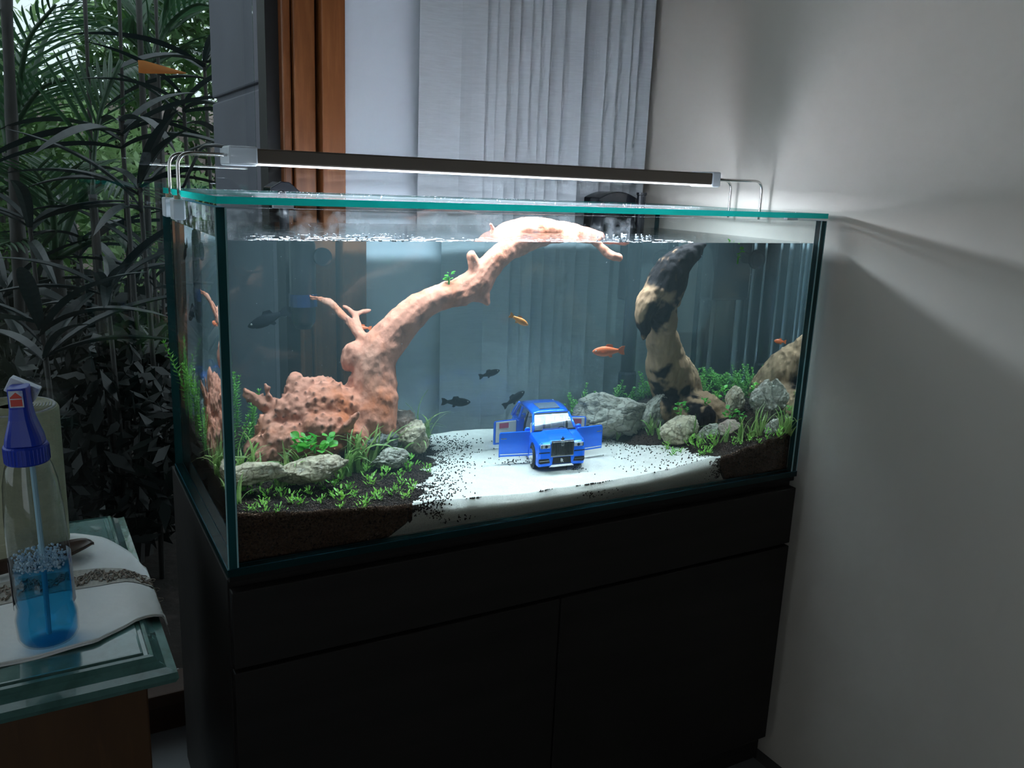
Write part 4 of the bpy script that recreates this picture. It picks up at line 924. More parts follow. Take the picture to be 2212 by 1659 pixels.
def rear_door(hx, hy, ang, s):
    ln = .045; xf = Matrix.Translation((hx, hy, 0)) @ Matrix.Rotation(ang, 4, 'Z')
    d_ = MB().prism([(0, .0120), (-ln, .0120), (-ln, .0500), (-ln+.002, .0535), (0, .0545)][::-1], 0, .0045, 'x', xf=xf @ Matrix.Diagonal((s, 1, 1, 1))).build('door', B_, car, bevel=.001, local=True)
    MB().box((min(-s*.0025, -s*.0002), -ln+.003, .016), (max(-s*.0025, -s*.0002), -.003, .0525), xf=xf).build('door_lining', M['car_white'], d_, bevel=.0006, local=True)
    MB().box((min(-s*.0030, -s*.0026), -ln*.8, .041), (max(-s*.0030, -s*.0026), -ln*.4, .050), xf=xf).build('trim_insert', M['car_red'], d_, local=True)
rear_door(-.0430, .058, math.radians(-80), -1); rear_door(.0430, .058, math.radians(72), 1)
wl, wr = ground(1152, 1011), ground(1250, 1002)
lat = np.array(wr)-np.array(wl); yaw = math.atan2(lat[1], lat[0]); mid = (np.array(wl)+np.array(wr))/2
fw = np.array([math.sin(yaw), -math.cos(yaw), 0])   # towards the viewer
cpos = mid - fw*.077 + np.array([0, 0, 0])
car.location = (cpos[0], cpos[1], max(sand_h(mid[0], mid[1]), sand_h(cpos[0], cpos[1]))-.0008); car.rotation_euler = (math.radians(.0), 0, yaw)

# ------------------------------------------------------------------ side table with cloth, bottle, roll and spoon
ZT = -.030                                      # table top
cFR = at(385, 1425, 2, ZT); cBR = at(258, 1100, 2, ZT)
tang = math.atan2(-(cBR[0]-cFR[0]), cBR[1]-cFR[1])*.6
ca, sa = math.cos(tang), math.sin(tang)
def tw(x, y): return (cFR[0]+x*ca-y*sa, cFR[1]+x*sa+y*ca)   # table coordinates: x leftwards negative, y away
M['green_paint'] = pm('green_marbled_paint', (.055, .135, .120), .16, n=[(14, (.10, .20, .185), .45, .75), (40, (.035, .09, .08), .5, .75)], coat=.6)
M['table_wood'] = pm('table_brown_wood', (.085, .038, .012), .5, n=[(8, (.05, .022, .008), .4, .65), (50, (.11, .05, .018), .55, .8)], bump=(60, .1), stretch=(1, 1, .12))
tb = thing('side_table', 'wooden side table with moulded green painted top beside the window', 'table', (*tw(-.35, .25), FLOOR))
LX, LY = .72, abs(cBR[1]-cFR[1])+.004
def sweep(prof):                                # moulded edge: (inset, z) swept round the rectangle with mitred corners
    mb = MB(); n = len(prof); vs = []
    for ins, z in prof:
        for x, y in ((-LX+ins, ins), (-ins, ins), (-ins, LY-ins), (-LX+ins, LY-ins)): vs.append((*tw(x, y), ZT+z))
    fs = [(i*4+k, i*4+(k+1) % 4, (i+1)*4+(k+1) % 4, (i+1)*4+k) for i in range(n-1) for k in range(4)]+[(3, 2, 1, 0), ((n-1)*4, (n-1)*4+1, (n-1)*4+2, (n-1)*4+3)]
    return mb.add(vs, fs)
sweep([(.020, -.030), (.003, -.028), (.0, -.022), (.001, -.015), (.006, -.0135), (.011, -.012), (.018, -.0065), (.022, -.0015), (.026, -.0005), (.027, -.0025), (.031, -.0025), (.032, -.0003), (.034, 0)]).build('table_top', M['green_paint'], tb)
tbx = lambda x0, x1, y0, y1, z0, z1: MB().add([(*tw(x, y), z) for z in (z0, z1) for x, y in ((x0, y0), (x1, y0), (x1, y1), (x0, y1))], [(0,3,2,1),(4,5,6,7),(0,1,5,4),(1,2,6,5),(2,3,7,6),(3,0,4,7)])
tbx(-LX+.03, -.030, .022, LY-.03, FLOOR+.05, ZT-.0305).build('carcass', M['table_wood'], tb, bevel=.002)
tbx(-LX+.05, -.050, .030, .0405, FLOOR+.10, ZT-.07).build('front_panel', M['table_wood'], tb, bevel=.002)
for x in (-LX+.032, -.062):
    for y in (.024, LY-.062): tbx(x, x+.03, y, y+.03, FLOOR, FLOOR+.0495).build('foot', M['table_wood'], tb, bevel=.002)
# cloth
M['cloth'] = pm('white_cotton_cloth', (.80, .81, .79), .85, n=(12, (.75, .76, .74), .4, .7), bump=[(9, .25), (700, .12)])
M['band'] = pm('beige_net_band', (.52, .50, .45), .85, n=(300, (.40, .38, .34), .4, .6), bump=(500, .3))
M['thread'] = pm('taupe_embroidery_thread', (.26, .21, .17), .8)
zc = ZT+.0018
fr_px = [(-330, 1545), (-160, 1500), (0, 1440), (110, 1414), (208, 1390), (255, 1362), (300, 1330), (335, 1313)]
bk_px = [(-330, 1215), (-160, 1190), (0, 1165), (110, 1155), (160, 1155), (225, 1163), (280, 1185), (325, 1235)]
def cl_pts(px): return [at(u, v, 2, zc) for u, v in px]
def resample(P, n):
    P = np.array(P); d = np.r_[0, np.cumsum(np.linalg.norm(np.diff(P, axis=0), axis=1))]; s = np.linspace(0, d[-1], n)
    return np.stack([np.interp(s, d, P[:, i]) for i in range(3)], 1)
NF, NB = 44, 26
Fp, Bp = resample(cl_pts(fr_px), NF), resample(cl_pts(bk_px), NF)
clo = thing('table_cloth', 'white cotton runner with an embroidered band draped over the green table', 'cloth', (*tw(-.25, .2), zc))
def cloth_pt(i, t, lift=0.0):                   # i along the runner (0..NF-1), t across 0..1; past the table edge it hangs
    i0 = min(int(i), NF-2); f = i-i0
    p = (Fp[i0]*(1-f)+Fp[i0+1]*f)*(1-t)+(Bp[i0]*(1-f)+Bp[i0+1]*f)*t
    s = max(0, (i-(NF-12))/11.0); bulge = .052*s**1.2*math.sin(math.pi*min(1, max(0, t*.86+.12)))**.8
    x, y = p[0]+bulge*ca, p[1]+bulge*sa
    lx = (x-cFR[0])*ca+(y-cFR[1])*sa; ly = -(x-cFR[0])*sa+(y-cFR[1])*ca
    over = lx+.030
    z = zc+.0008*math.sin(i*.5+t*7)+.001*math.sin(i*.23-t*4)+.001
    if over > 0:
        z -= .010*min(1, over/.03)**1.5
        if over > .033: e_ = over-.033; lx = .003+.25*e_; z -= e_*1.1
        x, y = tw(lx, ly)
    return (x, y, z+lift)
vs = [cloth_pt(i, j/(NB-1)) for j in range(NB) for i in range(NF)]
vs += [(a, b_, c_-.0012) for a, b_, c_ in vs]; NN = NF*NB
fs = [(j*NF+i, j*NF+i+1, (j+1)*NF+i+1, (j+1)*NF+i) for j in range(NB-1) for i in range(NF-1)]
fs += [tuple(NN+k for k in reversed(f)) for f in fs]
rim = [i for i in range(NF)]+[j*NF+NF-1 for j in range(1, NB)]+[(NB-1)*NF+i for i in range(NF-2, -1, -1)]+[j*NF for j in range(NB-2, 0, -1)]
fs += [(rim[k], NN+rim[k], NN+rim[(k+1) % len(rim)], rim[(k+1) % len(rim)]) for k in range(len(rim))]
MB().add(vs, fs).build('runner', M['cloth'], clo, smooth=True)
def band_t(i): return lerp(i, [0, 20, 32, 40, 43], [.46, .50, .60, .64, .66])
bv = []
for i in range(NF*2-1):
    for k in (-1, 1): bv.append(cloth_pt(i/2, band_t(i/2)+k*.085, .0007))
MB().add(bv, [(2*i, 2*i+2, 2*i+3, 2*i+1) for i in range(NF*2-2)]).build('net_band', M['band'], clo, smooth=True)
em = MB()
for ph, am, fq in ((0, .060, 1.35), (2.1, .055, 1.25), (4.0, .045, 1.7), (1.0, .03, 2.3)):
    em.tube([cloth_pt(i/4, band_t(i/4)+am*math.sin(i/4*fq+ph)+.012*math.sin(i*2.3), .0018) for i in range(40, NF*4-4)], .0009, 5)
for i in range(12, NF*2-4, 3):
    c_ = Vector(cloth_pt(i/2, band_t(i/2)+.03*math.sin(i*2.1), .0016)); r_ = rng.uniform(.004, .008)
    em.tube([c_+Vector((r_*math.cos(a), r_*.8*math.sin(a), 0)) for a in [k*.7 for k in range(9)]], .0007, 4)
em.build('embroidery', M['thread'], clo)
hem = [cloth_pt(i/2, .012, .0012) for i in range(NF*2-1)]
MB().tube(hem, .0011, 5).build('hem', M['cloth'], clo, smooth=True)

# spray bottle
bp = at(108, 1383, 2, zc+.001); bot = thing('spray_bottle', 'clear plastic spray bottle of bright blue cleaner with a blue trigger head', 'bottle', (bp[0], bp[1], zc+.0035))
M['clear_plastic'] = pane_mat('clear_bottle_plastic', (.90, .92, .92), .06, rough=.03)
M['blue_liquid'] = pane_mat('blue_cleaner_liquid', (.20, .66, .90), .03)
M['foam'] = pm('pale_blue_foam', (.50, .66, .78), .6, n=(220, (.28, .48, .66), .4, .65), bump=(260, .6))
M['blue_cap'] = pm('blue_cap_plastic', (.006, .035, .42), .35)
M['label_white'] = pm('bottle_label', (.62, .68, .76), .5, n=(60, (.30, .36, .60), .52, .6)); M['label_dark'] = pm('dark_label_edge', (.05, .03, .04), .5)
M['red_print'] = pm('red_sticker', (.62, .06, .04), .5); M['dip'] = pm('pale_blue_tube', (.38, .60, .72), .4)
bprof = [(.022, .0), (.0275, .002), (.0305, .008), (.0310, .030), (.0285, .040), (.0285, .048), (.0300, .060), (.0300, .110), (.0290, .150), (.0265, .185), (.0225, .203), (.0195, .210), (.0195, .214)]
MB().lathe([(r_, z) for r_, z in bprof], 40, cap=True).build('bottle_body', M['clear_plastic'], bot, smooth=True, local=True)
lp = [(r_-.0012, z+.0012) for r_, z in bprof if z < .086]+[(.0286, .088)]
MB().lathe(lp, 40).build('liquid', M['blue_liquid'], bot, smooth=True, local=True)
fm = MB()
for i in range(600):
    a = rng.uniform(0, 6.28); rr = .0262*math.sqrt(rng.random()); fm.ball((rr*math.cos(a), rr*math.sin(a), .0895+rng.random()**1.6*.016), rng.uniform(.0005, .0016), 6, 4)
o = fm.build('foam', M['foam'], bot, smooth=True, local=True); o['kind'] = 'stuff'
MB().tube([(.004, 0, .212), (.003, 0, .1), (.0, 0, .006)], .0028, 8).build('dip_tube', M['dip'], bot, local=True)
for a0, a1, mt in ((-.25, .75, 'label_white'), (2.85, 3.6, 'label_dark')):
    vs = []; n = 10
    for i in range(n+1):
        a = a0+(a1-a0)*i/n
        for z in (.044, .100): vs.append((.0305*math.cos(a), .0305*math.sin(a), z))
    MB().add(vs, [(2*i, 2*i+2, 2*i+3, 2*i+1) for i in range(n)]).build('label', M[mt], bot, smooth=True, local=True)
col_ = MB().lathe([(.0205, .2075), (.0215, .209), (.0215, .226), (.0205, .228)], 40).build('collar', M['blue_cap'], bot, bevel=.0006, local=True)
rv = MB()
for k in range(36):
    a = 2*math.pi*k/36; c_, s_ = math.cos(a), math.sin(a); rv.tube([(.0215*c_, .0215*s_, .2095), (.0215*c_, .0215*s_, .225)], .0006, 4)
rv.build('grip_ribs', M['blue_cap'], col_, local=True)
hv = []; secs = [(.228, .0185, .0185), (.236, .0175, .0175), (.246, .0145, .0165), (.256, .0115, .015), (.268, .0098, .014), (.290, .0096, .014)]
n = 20
for z, a_, b_ in secs:
    for k in range(n):
        th = 2*math.pi*k/n; c_, s_ = math.cos(th), math.sin(th); pw = .55
        hv.append((a_*math.copysign(abs(c_)**pw, c_), b_*math.copysign(abs(s_)**pw, s_), z))
MB().add(hv, [(i*n+k, i*n+(k+1) % n, (i+1)*n+(k+1) % n, (i+1)*n+k) for i in range(len(secs)-1) for k in range(n)]+[tuple(reversed(range(n))), tuple(range((len(secs)-1)*n, len(secs)*n))]).build('spray_head', M['blue_cap'], bot, smooth=False, bevel=.001, local=True)
xf = Matrix.Translation((0, .004, .283)) @ Matrix.Rotation(.5, 4, 'Y')
MB().box((-.015, .006, -.008), (.015, .020, .008), xf=xf).build('nozzle', M['label_white'], bot, bevel=.001, local=True)
MB().prism([(-.002, .262), (.004, .262), (.0035, .238), (.0015, .232), (-.001, .24)], .015, .019, 'y').build('trigger', M['label_white'], bot, local=True)
st = MB().box((-.0066, -.01465, .2705), (.0066, -.0142, .2880)).build('sticker', M['label_white'], bot, local=True)
MB().box((-.0054, -.0149, .2718), (.0054, -.0146, .2790)).build('sticker_print', M['red_print'], st, local=True)
MB().prism([(-.0054, .2800), (.0054, .2800), (.0054, .2815), (0, .2865), (-.0054, .2815)], -.0149, -.0146, 'y').build('sticker_print', M['red_print'], st, local=True)
bot.rotation_euler = (0, math.radians(-1.5), math.radians(-12))

# paper roll
rp_ = at(58, 1180, 2, zc+.001); rl = thing('paper_roll', 'fat roll of embossed olive wrapped paper standing behind the spray bottle', 'paper roll', (rp_[0]-.004, rp_[1], zc+.0035))
M['roll_side'] = pm('embossed_olive_paper', (.34, .345, .235), .8, n=(30, (.27, .28, .19), .4, .7), bump=[(160, .9)], stretch=(1, 1, 1.6))
M['roll_top'] = pm('grey_rolled_paper', (.42, .43, .43), .85, n=(120, (.30, .31, .32), .4, .65), bump=(90, .6))
RR, RH = .058, .198
MB().lathe([(RR-.003, 0), (RR, .003), (RR, RH-.004), (RR-.002, RH)], 56).build('wrapper', M['roll_side'], rl, smooth=False, local=True, bevel=.001)
MB().lathe([(RR-.003, RH), (RR-.0045, RH+.002), (RR-.006, RH+.0008), (.022, RH+.0012), (.020, RH-.004), (.010, RH-.005)], 56).build('paper_end', M['roll_top'], rl, smooth=True, local=True)
MB().tube([((.012+.0405*i/160)*math.cos(i*.42), (.012+.0405*i/160)*math.sin(i*.42), RH+.0012) for i in range(161)], .0009, 4).build('spiral_edge', M['roll_side'], rl, local=True)
# wooden spoon
M['spoon'] = pm('dark_carved_wood', (.055, .028, .018), .35, n=(20, (.03, .016, .011), .4, .65), stretch=(1, .2, 1))
s0, s1 = at(-40, 1240, 2, zc+.012), at(200, 1176, 2, zc+.012)
dv = (s1-s0); ln = np.linalg.norm(dv); rz = math.atan2(dv[1], dv[0])
sp_ = thing('wooden_spoon', 'dark brown wooden spoon lying on the white cloth behind the bottle', 'spoon', (s1[0], s1[1], zc+.004), None, rz)
mb = MB(); n = 18; m_ = 9; vs = []
for i in range(n+1):
    t = i/n; x = -.085*t; w_ = .021*math.sin(math.pi*min(1, t*.93+.03))**.62+.001; lift = .012*(1-t)**2
    for j in range(m_):
        q = -1+2*j/(m_-1); vs.append((x, w_*q, lift+.009*(q*q)*(math.sin(math.pi*min(1, t*1.02)))**.5+.001))
k = len(vs); vs += [(a, b_, c_-.0035) for a, b_, c_ in vs]
fs = [(i*m_+j, i*m_+j+1, (i+1)*m_+j+1, (i+1)*m_+j) for i in range(n) for j in range(m_-1)]; fs += [tuple(k+q for q in reversed(f)) for f in fs]
rim = [j for j in range(m_)]+[i*m_+m_-1 for i in range(1, n+1)]+[n*m_+j for j in range(m_-2, -1, -1)]+[i*m_ for i in range(n-1, 0, -1)]
fs += [(rim[q], k+rim[q], k+rim[(q+1) % len(rim)], rim[(q+1) % len(rim)]) for q in range(len(rim))]
MB().add(vs, fs).build('bowl', M['spoon'], sp_, smooth=True, local=True)
MB().tube([(-.078, 0, .006), (-.10, 0, .010), (-.16, 0, .011), (-.22, 0, .010)], [.008, .010, .011, .009], 12, flat=.7).build('handle', M['spoon'], sp_, smooth=True, local=True)

# ------------------------------------------------------------------ garden outside the window
M['earth'] = pm('leaf_litter_earth', (.030, .024, .020), .95, n=[(20, (.06, .045, .04), .45, .7), (4, (.014, .014, .011), .45, .7)], bump=(40, .6))
M['lawn'] = leaf_mat('lawn_grass', (.05, .13, .03), (.10, .22, .05), 20, .7, .3)
M['palm'] = leaf_mat('palm_leaflet', (.018, .060, .028), (.040, .105, .045), 15, .35, .3)
M['palm_dark'] = leaf_mat('dark_cordyline_leaf', (.008, .015, .017), (.015, .028, .028), 12, .34, .15)
M['shrub'] = leaf_mat('shrub_leaf', (.030, .085, .022), (.085, .19, .045), 12, .45, .35)
M['hedge'] = leaf_mat('bright_hedge_leaf', (.16, .30, .10), (.32, .46, .22), 8, .5, .4)
M['cane'] = pm('grey_cane_stem', (.030, .029, .026), .7, n=(30, (.016, .016, .015), .4, .7), stretch=(1, 1, .4))
M['orange_reflection'] = leaf_mat('orange_reflection_sheet', (.55, .20, .035), (.60, .26, .06), 10, .6, .5)
ge = MB().box((-7, .70, -.82), (6, 13, -.72)).build('ground_garden', M['earth']); ge['kind'] = 'structure'
# lawn as countless blades
V, F = [], []
for i in range(9000):
    x, y = rng.uniform(-1.5, 3.0), rng.uniform(4.2, 9.5); h_ = rng.uniform(.04, .11); a = rng.uniform(0, 6.28); w_ = .008
    b0 = len(V); V += [(x-w_*math.cos(a), y-w_*math.sin(a), -.721), (x+w_*math.cos(a), y+w_*math.sin(a), -.721), (x+rng.gauss(0, .03), y+rng.gauss(0, .03), -.72+h_)]; F.append((b0, b0+1, b0+2))
tagit(link('lawn', fast_mesh('lawn', V, F), M['lawn']), 'patch of short green lawn beyond the plants outside', 'grass', None, 'stuff')
def leaflet_mesh(name, wid, droop, mat, n=7):
    vs, fs = [], []
    for i in range(n+1):
        t = i/n; w_ = wid*(math.sin(math.pi*min(1, .08+t*.92))**.7) if i < n else .002; z = -droop*t*t
        vs += [(t, -w_, z+w_*.35), (t, 0, z), (t, w_, z+w_*.35)]
    for i in range(n): b_ = 3*i; fs += [(b_, b_+3, b_+4, b_+1), (b_+1, b_+4, b_+5, b_+2)]
    me = MB().add(vs, fs).mesh(name); me.materials.append(mat); return me
LF = [leaflet_mesh('leaflet', .045, .15, M['palm']), leaflet_mesh('leaflet', .035, .35, M['palm'])]
LFW = leaflet_mesh('leaflet', .055, .05, M['palm'])
def frond(t, path, n, ln, spread, mesh, both=True, base=.25):
    """rachis along a path (local to the palm) with leaflets as sub-parts"""
    P = smooth_path(path, 6); r = MB().tube(P, [.011*(1-.8*i/len(P))+.002 for i in range(len(P))], 6).build('frond', M['cane'] if base > .5 else M['palm'], t, smooth=True, local=True)
    for i in range(n):
        f = base+(1-base)*i/(n-1); k = min(len(P)-2, int(f*(len(P)-1))); p = Vector(P[k]); d = (Vector(P[k+1])-p).normalized()
        side = d.cross(Vector((0, 0, 1))); side = side.normalized() if side.length > .05 else Vector((1, 0, 0))
        nor = side.cross(d)
        for s in ((-1, 1) if both else (1,)):
            o = bpy.data.objects.new('leaflet', mesh); COL.objects.link(o); o.parent = r
            x = (d*math.cos(spread)+side*s*math.sin(spread)+nor*.12).normalized(); z = (nor-x*nor.dot(x)).normalized(); y = z.cross(x)
            l_ = ln*(.55+.9*math.sin(math.pi*min(1, .15+.8*f)))*rng.uniform(.85, 1.12)*.75
            mw = Matrix((x, y, z)).transposed().to_4x4(); mw.translation = p
            o.matrix_local = mw @ Matrix.Diagonal((l_, l_*rng.uniform(.7, 1.0), l_, 1))
    return r
def gp(u, v, y): return at(u, v, 1, y)
def palm(base_px, y, fronds, n, ln, label, mesh=0, spread=.9, stem=True):
    b = gp(*base_px, y); t = thing('garden_palm', label, 'palm', (b[0], b[1], -.72))
    top = Vector((0, 0, b[2]+.72))
    if stem: MB().tube([(0, 0, 0), (.01, 0, top.z*.5), tuple(top)], [.035, .028, .022], 10).build('trunk', M['cane'], t, smooth=True, local=True)
    for path in fronds:
        pts = [tuple(top)]
        for u, v, yy in path:
            q = gp(u, v, yy); pts.append((q[0]-b[0], q[1]-b[1], q[2]+.72))
        frond(t, pts, n, ln, spread, LF[mesh] if mesh < 2 else LFW)
    return t
# frond with wide leaflets fanning up and to the left
b = gp(203, 345, 1.9); t = thing('garden_palm', 'garden palm whose broad leaflets fan upward left of the tank lamp', 'palm', (b[0], b[1], -.72))
rp2 = [gp(u, v, 1.9) for u, v in ((200, 420), (203, 330), (215, 250), (235, 190), (262, 130))]
R_ = MB().tube([(q[0]-b[0], q[1]-b[1], q[2]+.72) for q in smooth_path(rp2, 5)], .007, 6).build('frond', M['palm'], t, smooth=True, local=True)
MB().tube([(0, 0, 0), (0, 0, .3), tuple(np.array(rp2[0])-np.array([b[0], b[1], -.72]))], .012, 8).build('stem', M['cane'], t, local=True)
for (u0, v0), (u1, v1), dy in [((200, 330), (60, 160), -.1), ((204, 312), (88, 112), -.06), ((206, 290), (112, 100), -.02), ((209, 270), (138, 95), .02), ((212, 250), (162, 105), .06), ((216, 232), (186, 112), .1), ((221, 214), (208, 120), .13), ((228, 196), (226, 118), .15), ((236, 180), (240, 98), .17), ((206, 300), (300, 262), .1), ((210, 276), (300, 236), .1), ((215, 256), (305, 205), .1), ((222, 236), (310, 190), .1), ((204, 318), (290, 285), .1)]:
    a, e_ = Vector(gp(u0, v0, 1.9)), Vector(gp(u1, v1, 1.9+dy)); x = (e_-a); l_ = x.length; x.normalize()
    z = (Vector((0, -1, .2))-x*x.dot(Vector((0, -1, .2)))).normalized(); yv = z.cross(x)
    o = bpy.data.objects.new('leaflet', LFW); COL.objects.link(o); o.parent = R_
    mw = Matrix((x, yv, z)).transposed().to_4x4(); mw.translation = a-Vector((b[0], b[1], -.72)); wf = .115/ (l_/.28) if u1 < 250 else .055/(l_/.28)
    o.matrix_local = mw @ Matrix.Diagonal((l_, l_*wf*6.5*.55, l_, 1))
palm((20, 330), 2.4, [[(60, 200, 2.4), (110, 60, 2.5), (190, -20, 2.6)], [(-10, 180, 2.4), (-40, 60, 2.4)], [(40, 210, 2.3), (60, 90, 2.2), (120, 10, 2.1)], [(10, 200, 2.5), (30, 60, 2.7)], [(40, 260, 2.3), (90, 190, 2.2), (150, 170, 2.1)]], 15, .20, 'feathery palm with fine leaflets in the upper left garden', 1, .75)
palm((330, 140), 2.9, [[(360, 60, 2.9), (420, 10, 2.8), (480, 20, 2.7)], [(300, 40, 2.9), (260, -20, 3.0)], [(390, 110, 2.9), (450, 120, 2.8)], [(350, 40, 3.0), (380, -40, 3.2)], [(290, 90, 2.9), (230, 60, 2.8), (190, 90, 2.7)], [(300, 140, 2.8), (250, 160, 2.7), (215, 210, 2.6)]], 14, .24, 'tall palm with drooping fronds beside the grey exterior wall', 0, .8)
palm((120, 560), 2.2, [[(170, 440, 2.2), (230, 390, 2.1), (290, 420, 2.0)], [(90, 450, 2.2), (40, 400, 2.2), (-10, 420, 2.2)], [(140, 430, 2.3), (150, 370, 2.4), (200, 350, 2.5)], [(200, 520, 2.1), (280, 520, 2.0), (340, 580, 1.9)], [(60, 520, 2.1), (0, 530, 2.0)], [(110, 430, 2.1), (70, 360, 2.0)]], 12, .20, 'low dark palm at the foot of the window', 0, .8)
# dark strap-leaved plants
LFD = leaflet_mesh('leaf', .085, .45, M['palm_dark'], 10)
def strap(base_px, y, n, ln, label, dirs=None):
    b = gp(*base_px, y); t = thing('cordyline', label, 'shrub', (b[0], b[1], -.72))
    h_ = b[2]+.72; MB().tube([(0, 0, 0), (.012, .01, h_*.5), (0, 0, h_)], [.008, .007, .006], 8).build('stem', M['cane'], t, smooth=True, local=True)
    for i in range(n):
        o = bpy.data.objects.new('leaf', LFD); COL.objects.link(o); o.parent = t; l_ = ln*rng.uniform(.75, 1.2)
        o.location = (0, 0, h_-rng.uniform(0, .10)); o.scale = (l_, l_*.6, l_); o.rotation_euler = (rng.gauss(0, .2), -rng.uniform(.1, 1.1), 2.4*i+rng.gauss(0, .3))
for k, (px_, y, n, ln, lb) in enumerate([((260, 250), 1.75, 11, .36, 'dark strap leaved shrub in the middle of the window view'), ((395, 200), 2.0, 10, .34, 'dark strap leaved shrub against the grey exterior wall'), ((440, 110), 2.3, 9, .36, 'tall dark shrub with arching leaves near the wall top'), ((300, 380), 1.55, 11, .32, 'dark shrub right behind the left lamp arms'), ((60, 450), 1.9, 10, .34, 'dark leaning shrub at the far left of the window'), ((230, 620), 1.5, 12, .34, 'low dark shrub beside the tank back corner'), ((90, 700), 1.35, 12, .34, 'low dark shrub just above the paper roll'), ((330, 560), 1.9, 10, .30, 'dark shrub above the lawn patch'), ((170, 520), 2.6, 10, .36, 'dark shrub deep in the left garden'), ((10, 620), 2.2, 11, .4, 'dark shrub at the left picture edge')]):
    strap(px_, y, n, ln, lb)
# canes
for k, (u0, u1, y, r_, lb) in enumerate([(12, 20, 2.05, .016, 'thick grey cane at the far left picture edge'), (300, 318, 2.3, .010, 'slim pale cane rising above the orange reflection'), (337, 345, 2.35, .006, 'thin cane right of the slim pale cane'), (182, 196, 2.0, .006, 'thin cane running down beside the lamp reflection'), (255, 272, 2.15, .006, 'thin cane standing before the lawn patch')]):
    a, e_ = gp(u0, -30, y), gp(u1, 700, y)
    mb = MB(); m_ = 14; P = [(a[0]+(e_[0]-a[0])*i/m_, y+.02*math.sin(i*.7+k), a[2]+(-.73-a[2])*i/m_) for i in range(m_+1)]
    mb.tube(P, [r_*(1.15 if i % 3 == 0 else .95) for i in range(m_+1)], 8)
    tagit(mb.build('garden_cane', M['cane'], smooth=True), lb, 'plant stem')
# orange streak reflected in the window, built as a sheet in the foliage
a, e_ = Vector(gp(299, 145, 1.62)), Vector(gp(402, 158, 1.66))
x = (e_-a); ln = x.length; vs = []; n = 8
for i in range(n+1):
    t = i/n; c_ = a+x*t; w_ = (.020*(1-t)+.002)*(1 if i else .85)
    vs += [c_+Vector((0, .003, w_)), c_+Vector((0, -.003, 0)), c_+Vector((0, .003, -w_*.75))]
k = len(vs); vs += [v+Vector((0, .0012, 0)) for v in vs]
fs = [f for i in range(n) for f in ((3*i, 3*i+3, 3*i+4, 3*i+1), (3*i+1, 3*i+4, 3*i+5, 3*i+2))]; fs += [tuple(k+q for q in reversed(f)) for f in fs]
tagit(MB().add(vs, fs).build('orange_reflection', M['orange_reflection'], smooth=True), 'orange window reflection built as a pointed sheet among the dark garden leaves', 'leaf')
M['bank_earth'] = pm('pinkish_earth_bank', (.36, .28, .26), .95, n=[(3, (.20, .16, .14), .4, .65), (22, (.48, .40, .37), .5, .75)], bump=(14, .8))
vs = []; nx, nz = 40, 10
for j in range(nz+1):
    for i in range(nx+1):
        x = -4+8.5*i/nx; z = -.75+1.85*j/nz; vs.append((x, 7.3+.55*j/nz+.25*fbm(x*1.3, z*1.3, 4), z))
k = len(vs); vs += [(a, b_+1.2, c_) for a, b_, c_ in vs]; q_ = nx+1
fs = [(j*q_+i, j*q_+i+1, (j+1)*q_+i+1, (j+1)*q_+i) for j in range(nz) for i in range(nx)]; fs += [tuple(k+z for z in reversed(f)) for f in fs]
fs += [(nz*q_+i, nz*q_+i+1, k+nz*q_+i+1, k+nz*q_+i) for i in range(nx)]
bk_ = MB().add(vs, fs).build('bank_garden', M['bank_earth'], smooth=True); bk_['kind'] = 'structure'
# shrubs and hedge: bushy foliage with stems
def bush(x, y, z0, rx, ry, rz_, n, ls, mat, label, name='garden_shrub', cat='shrub'):
    t = thing(name, label, cat, (x, y, -.72)); r = np.random.default_rng(int(abs(x*997+y*131))+5)
    d = r.normal(size=(n, 3)); d /= np.linalg.norm(d, axis=1)[:, None]; rad = r.uniform(.35, 1, n)**.6
    c = d*rad[:, None]*np.array([rx, ry, rz_]) + np.array([0, 0, z0+.72])
    ax = r.normal(size=(n, 3)); ax /= np.linalg.norm(ax, axis=1)[:, None]; bx = np.cross(ax, r.normal(size=(n, 3))); bx /= np.linalg.norm(bx, axis=1)[:, None]
    l_ = r.uniform(.6, 1.3, (n, 1))*ls
    V = np.stack([c-ax*l_, c+bx*l_*.33, c+ax*l_, c-bx*l_*.33], 1).reshape(-1, 3); F = (np.arange(n)*4)[:, None]+np.array([[0, 1, 2, 3]])
    o = link('foliage', fast_mesh('foliage', V, F), M[mat], t); o['kind'] = 'stuff'
    mb = MB()
    for i in range(5):
        a = i*1.3; mb.tube([(.06*math.cos(a), .06*math.sin(a), 0), (.25*rx*math.cos(a), .25*ry*math.sin(a), z0+.72)], [.02, .008], 6)
    mb.build('stem', M['cane'], t, local=True)
bush(-.9, 4.6, .5, .9, .6, 1.2, 5200, .055, 'shrub', 'dense green shrub filling the far left garden')
bush(.15, 5.2, .15, .8, .6, .75, 4200, .05, 'hedge', 'brighter green bush in the middle distance outside')
bush(-.35, 3.6, .45, .5, .4, .6, 2600, .04, 'shrub', 'mid green shrub behind the fanning palm leaflets')
bush(1.0, 6.5, .9, .9, .6, 1.4, 4200, .07, 'shrub', 'dense shrub showing beside the grey exterior wall')
bush(-2.2, 6.4, 1.0, 1.6, .8, 1.8, 2600, .07, 'hedge', 'tall pale green bush at the far left horizon')
bush(2.8, 9.6, 1.4, 2.4, .9, 2.2, 2200, .09, 'hedge', 'tall pale green hedge at the back of the garden')
bush(-.2, 10.2, 1.5, 2.6, .8, 2.2, 3000, .09, 'hedge', 'tall light hedge closing the garden')
M['low'] = leaf_mat('shaded_ground_leaf', (.004, .008, .007), (.008, .015, .012), 12, .4, .2)  # deep shade over the ground, put into the colour of added leaves
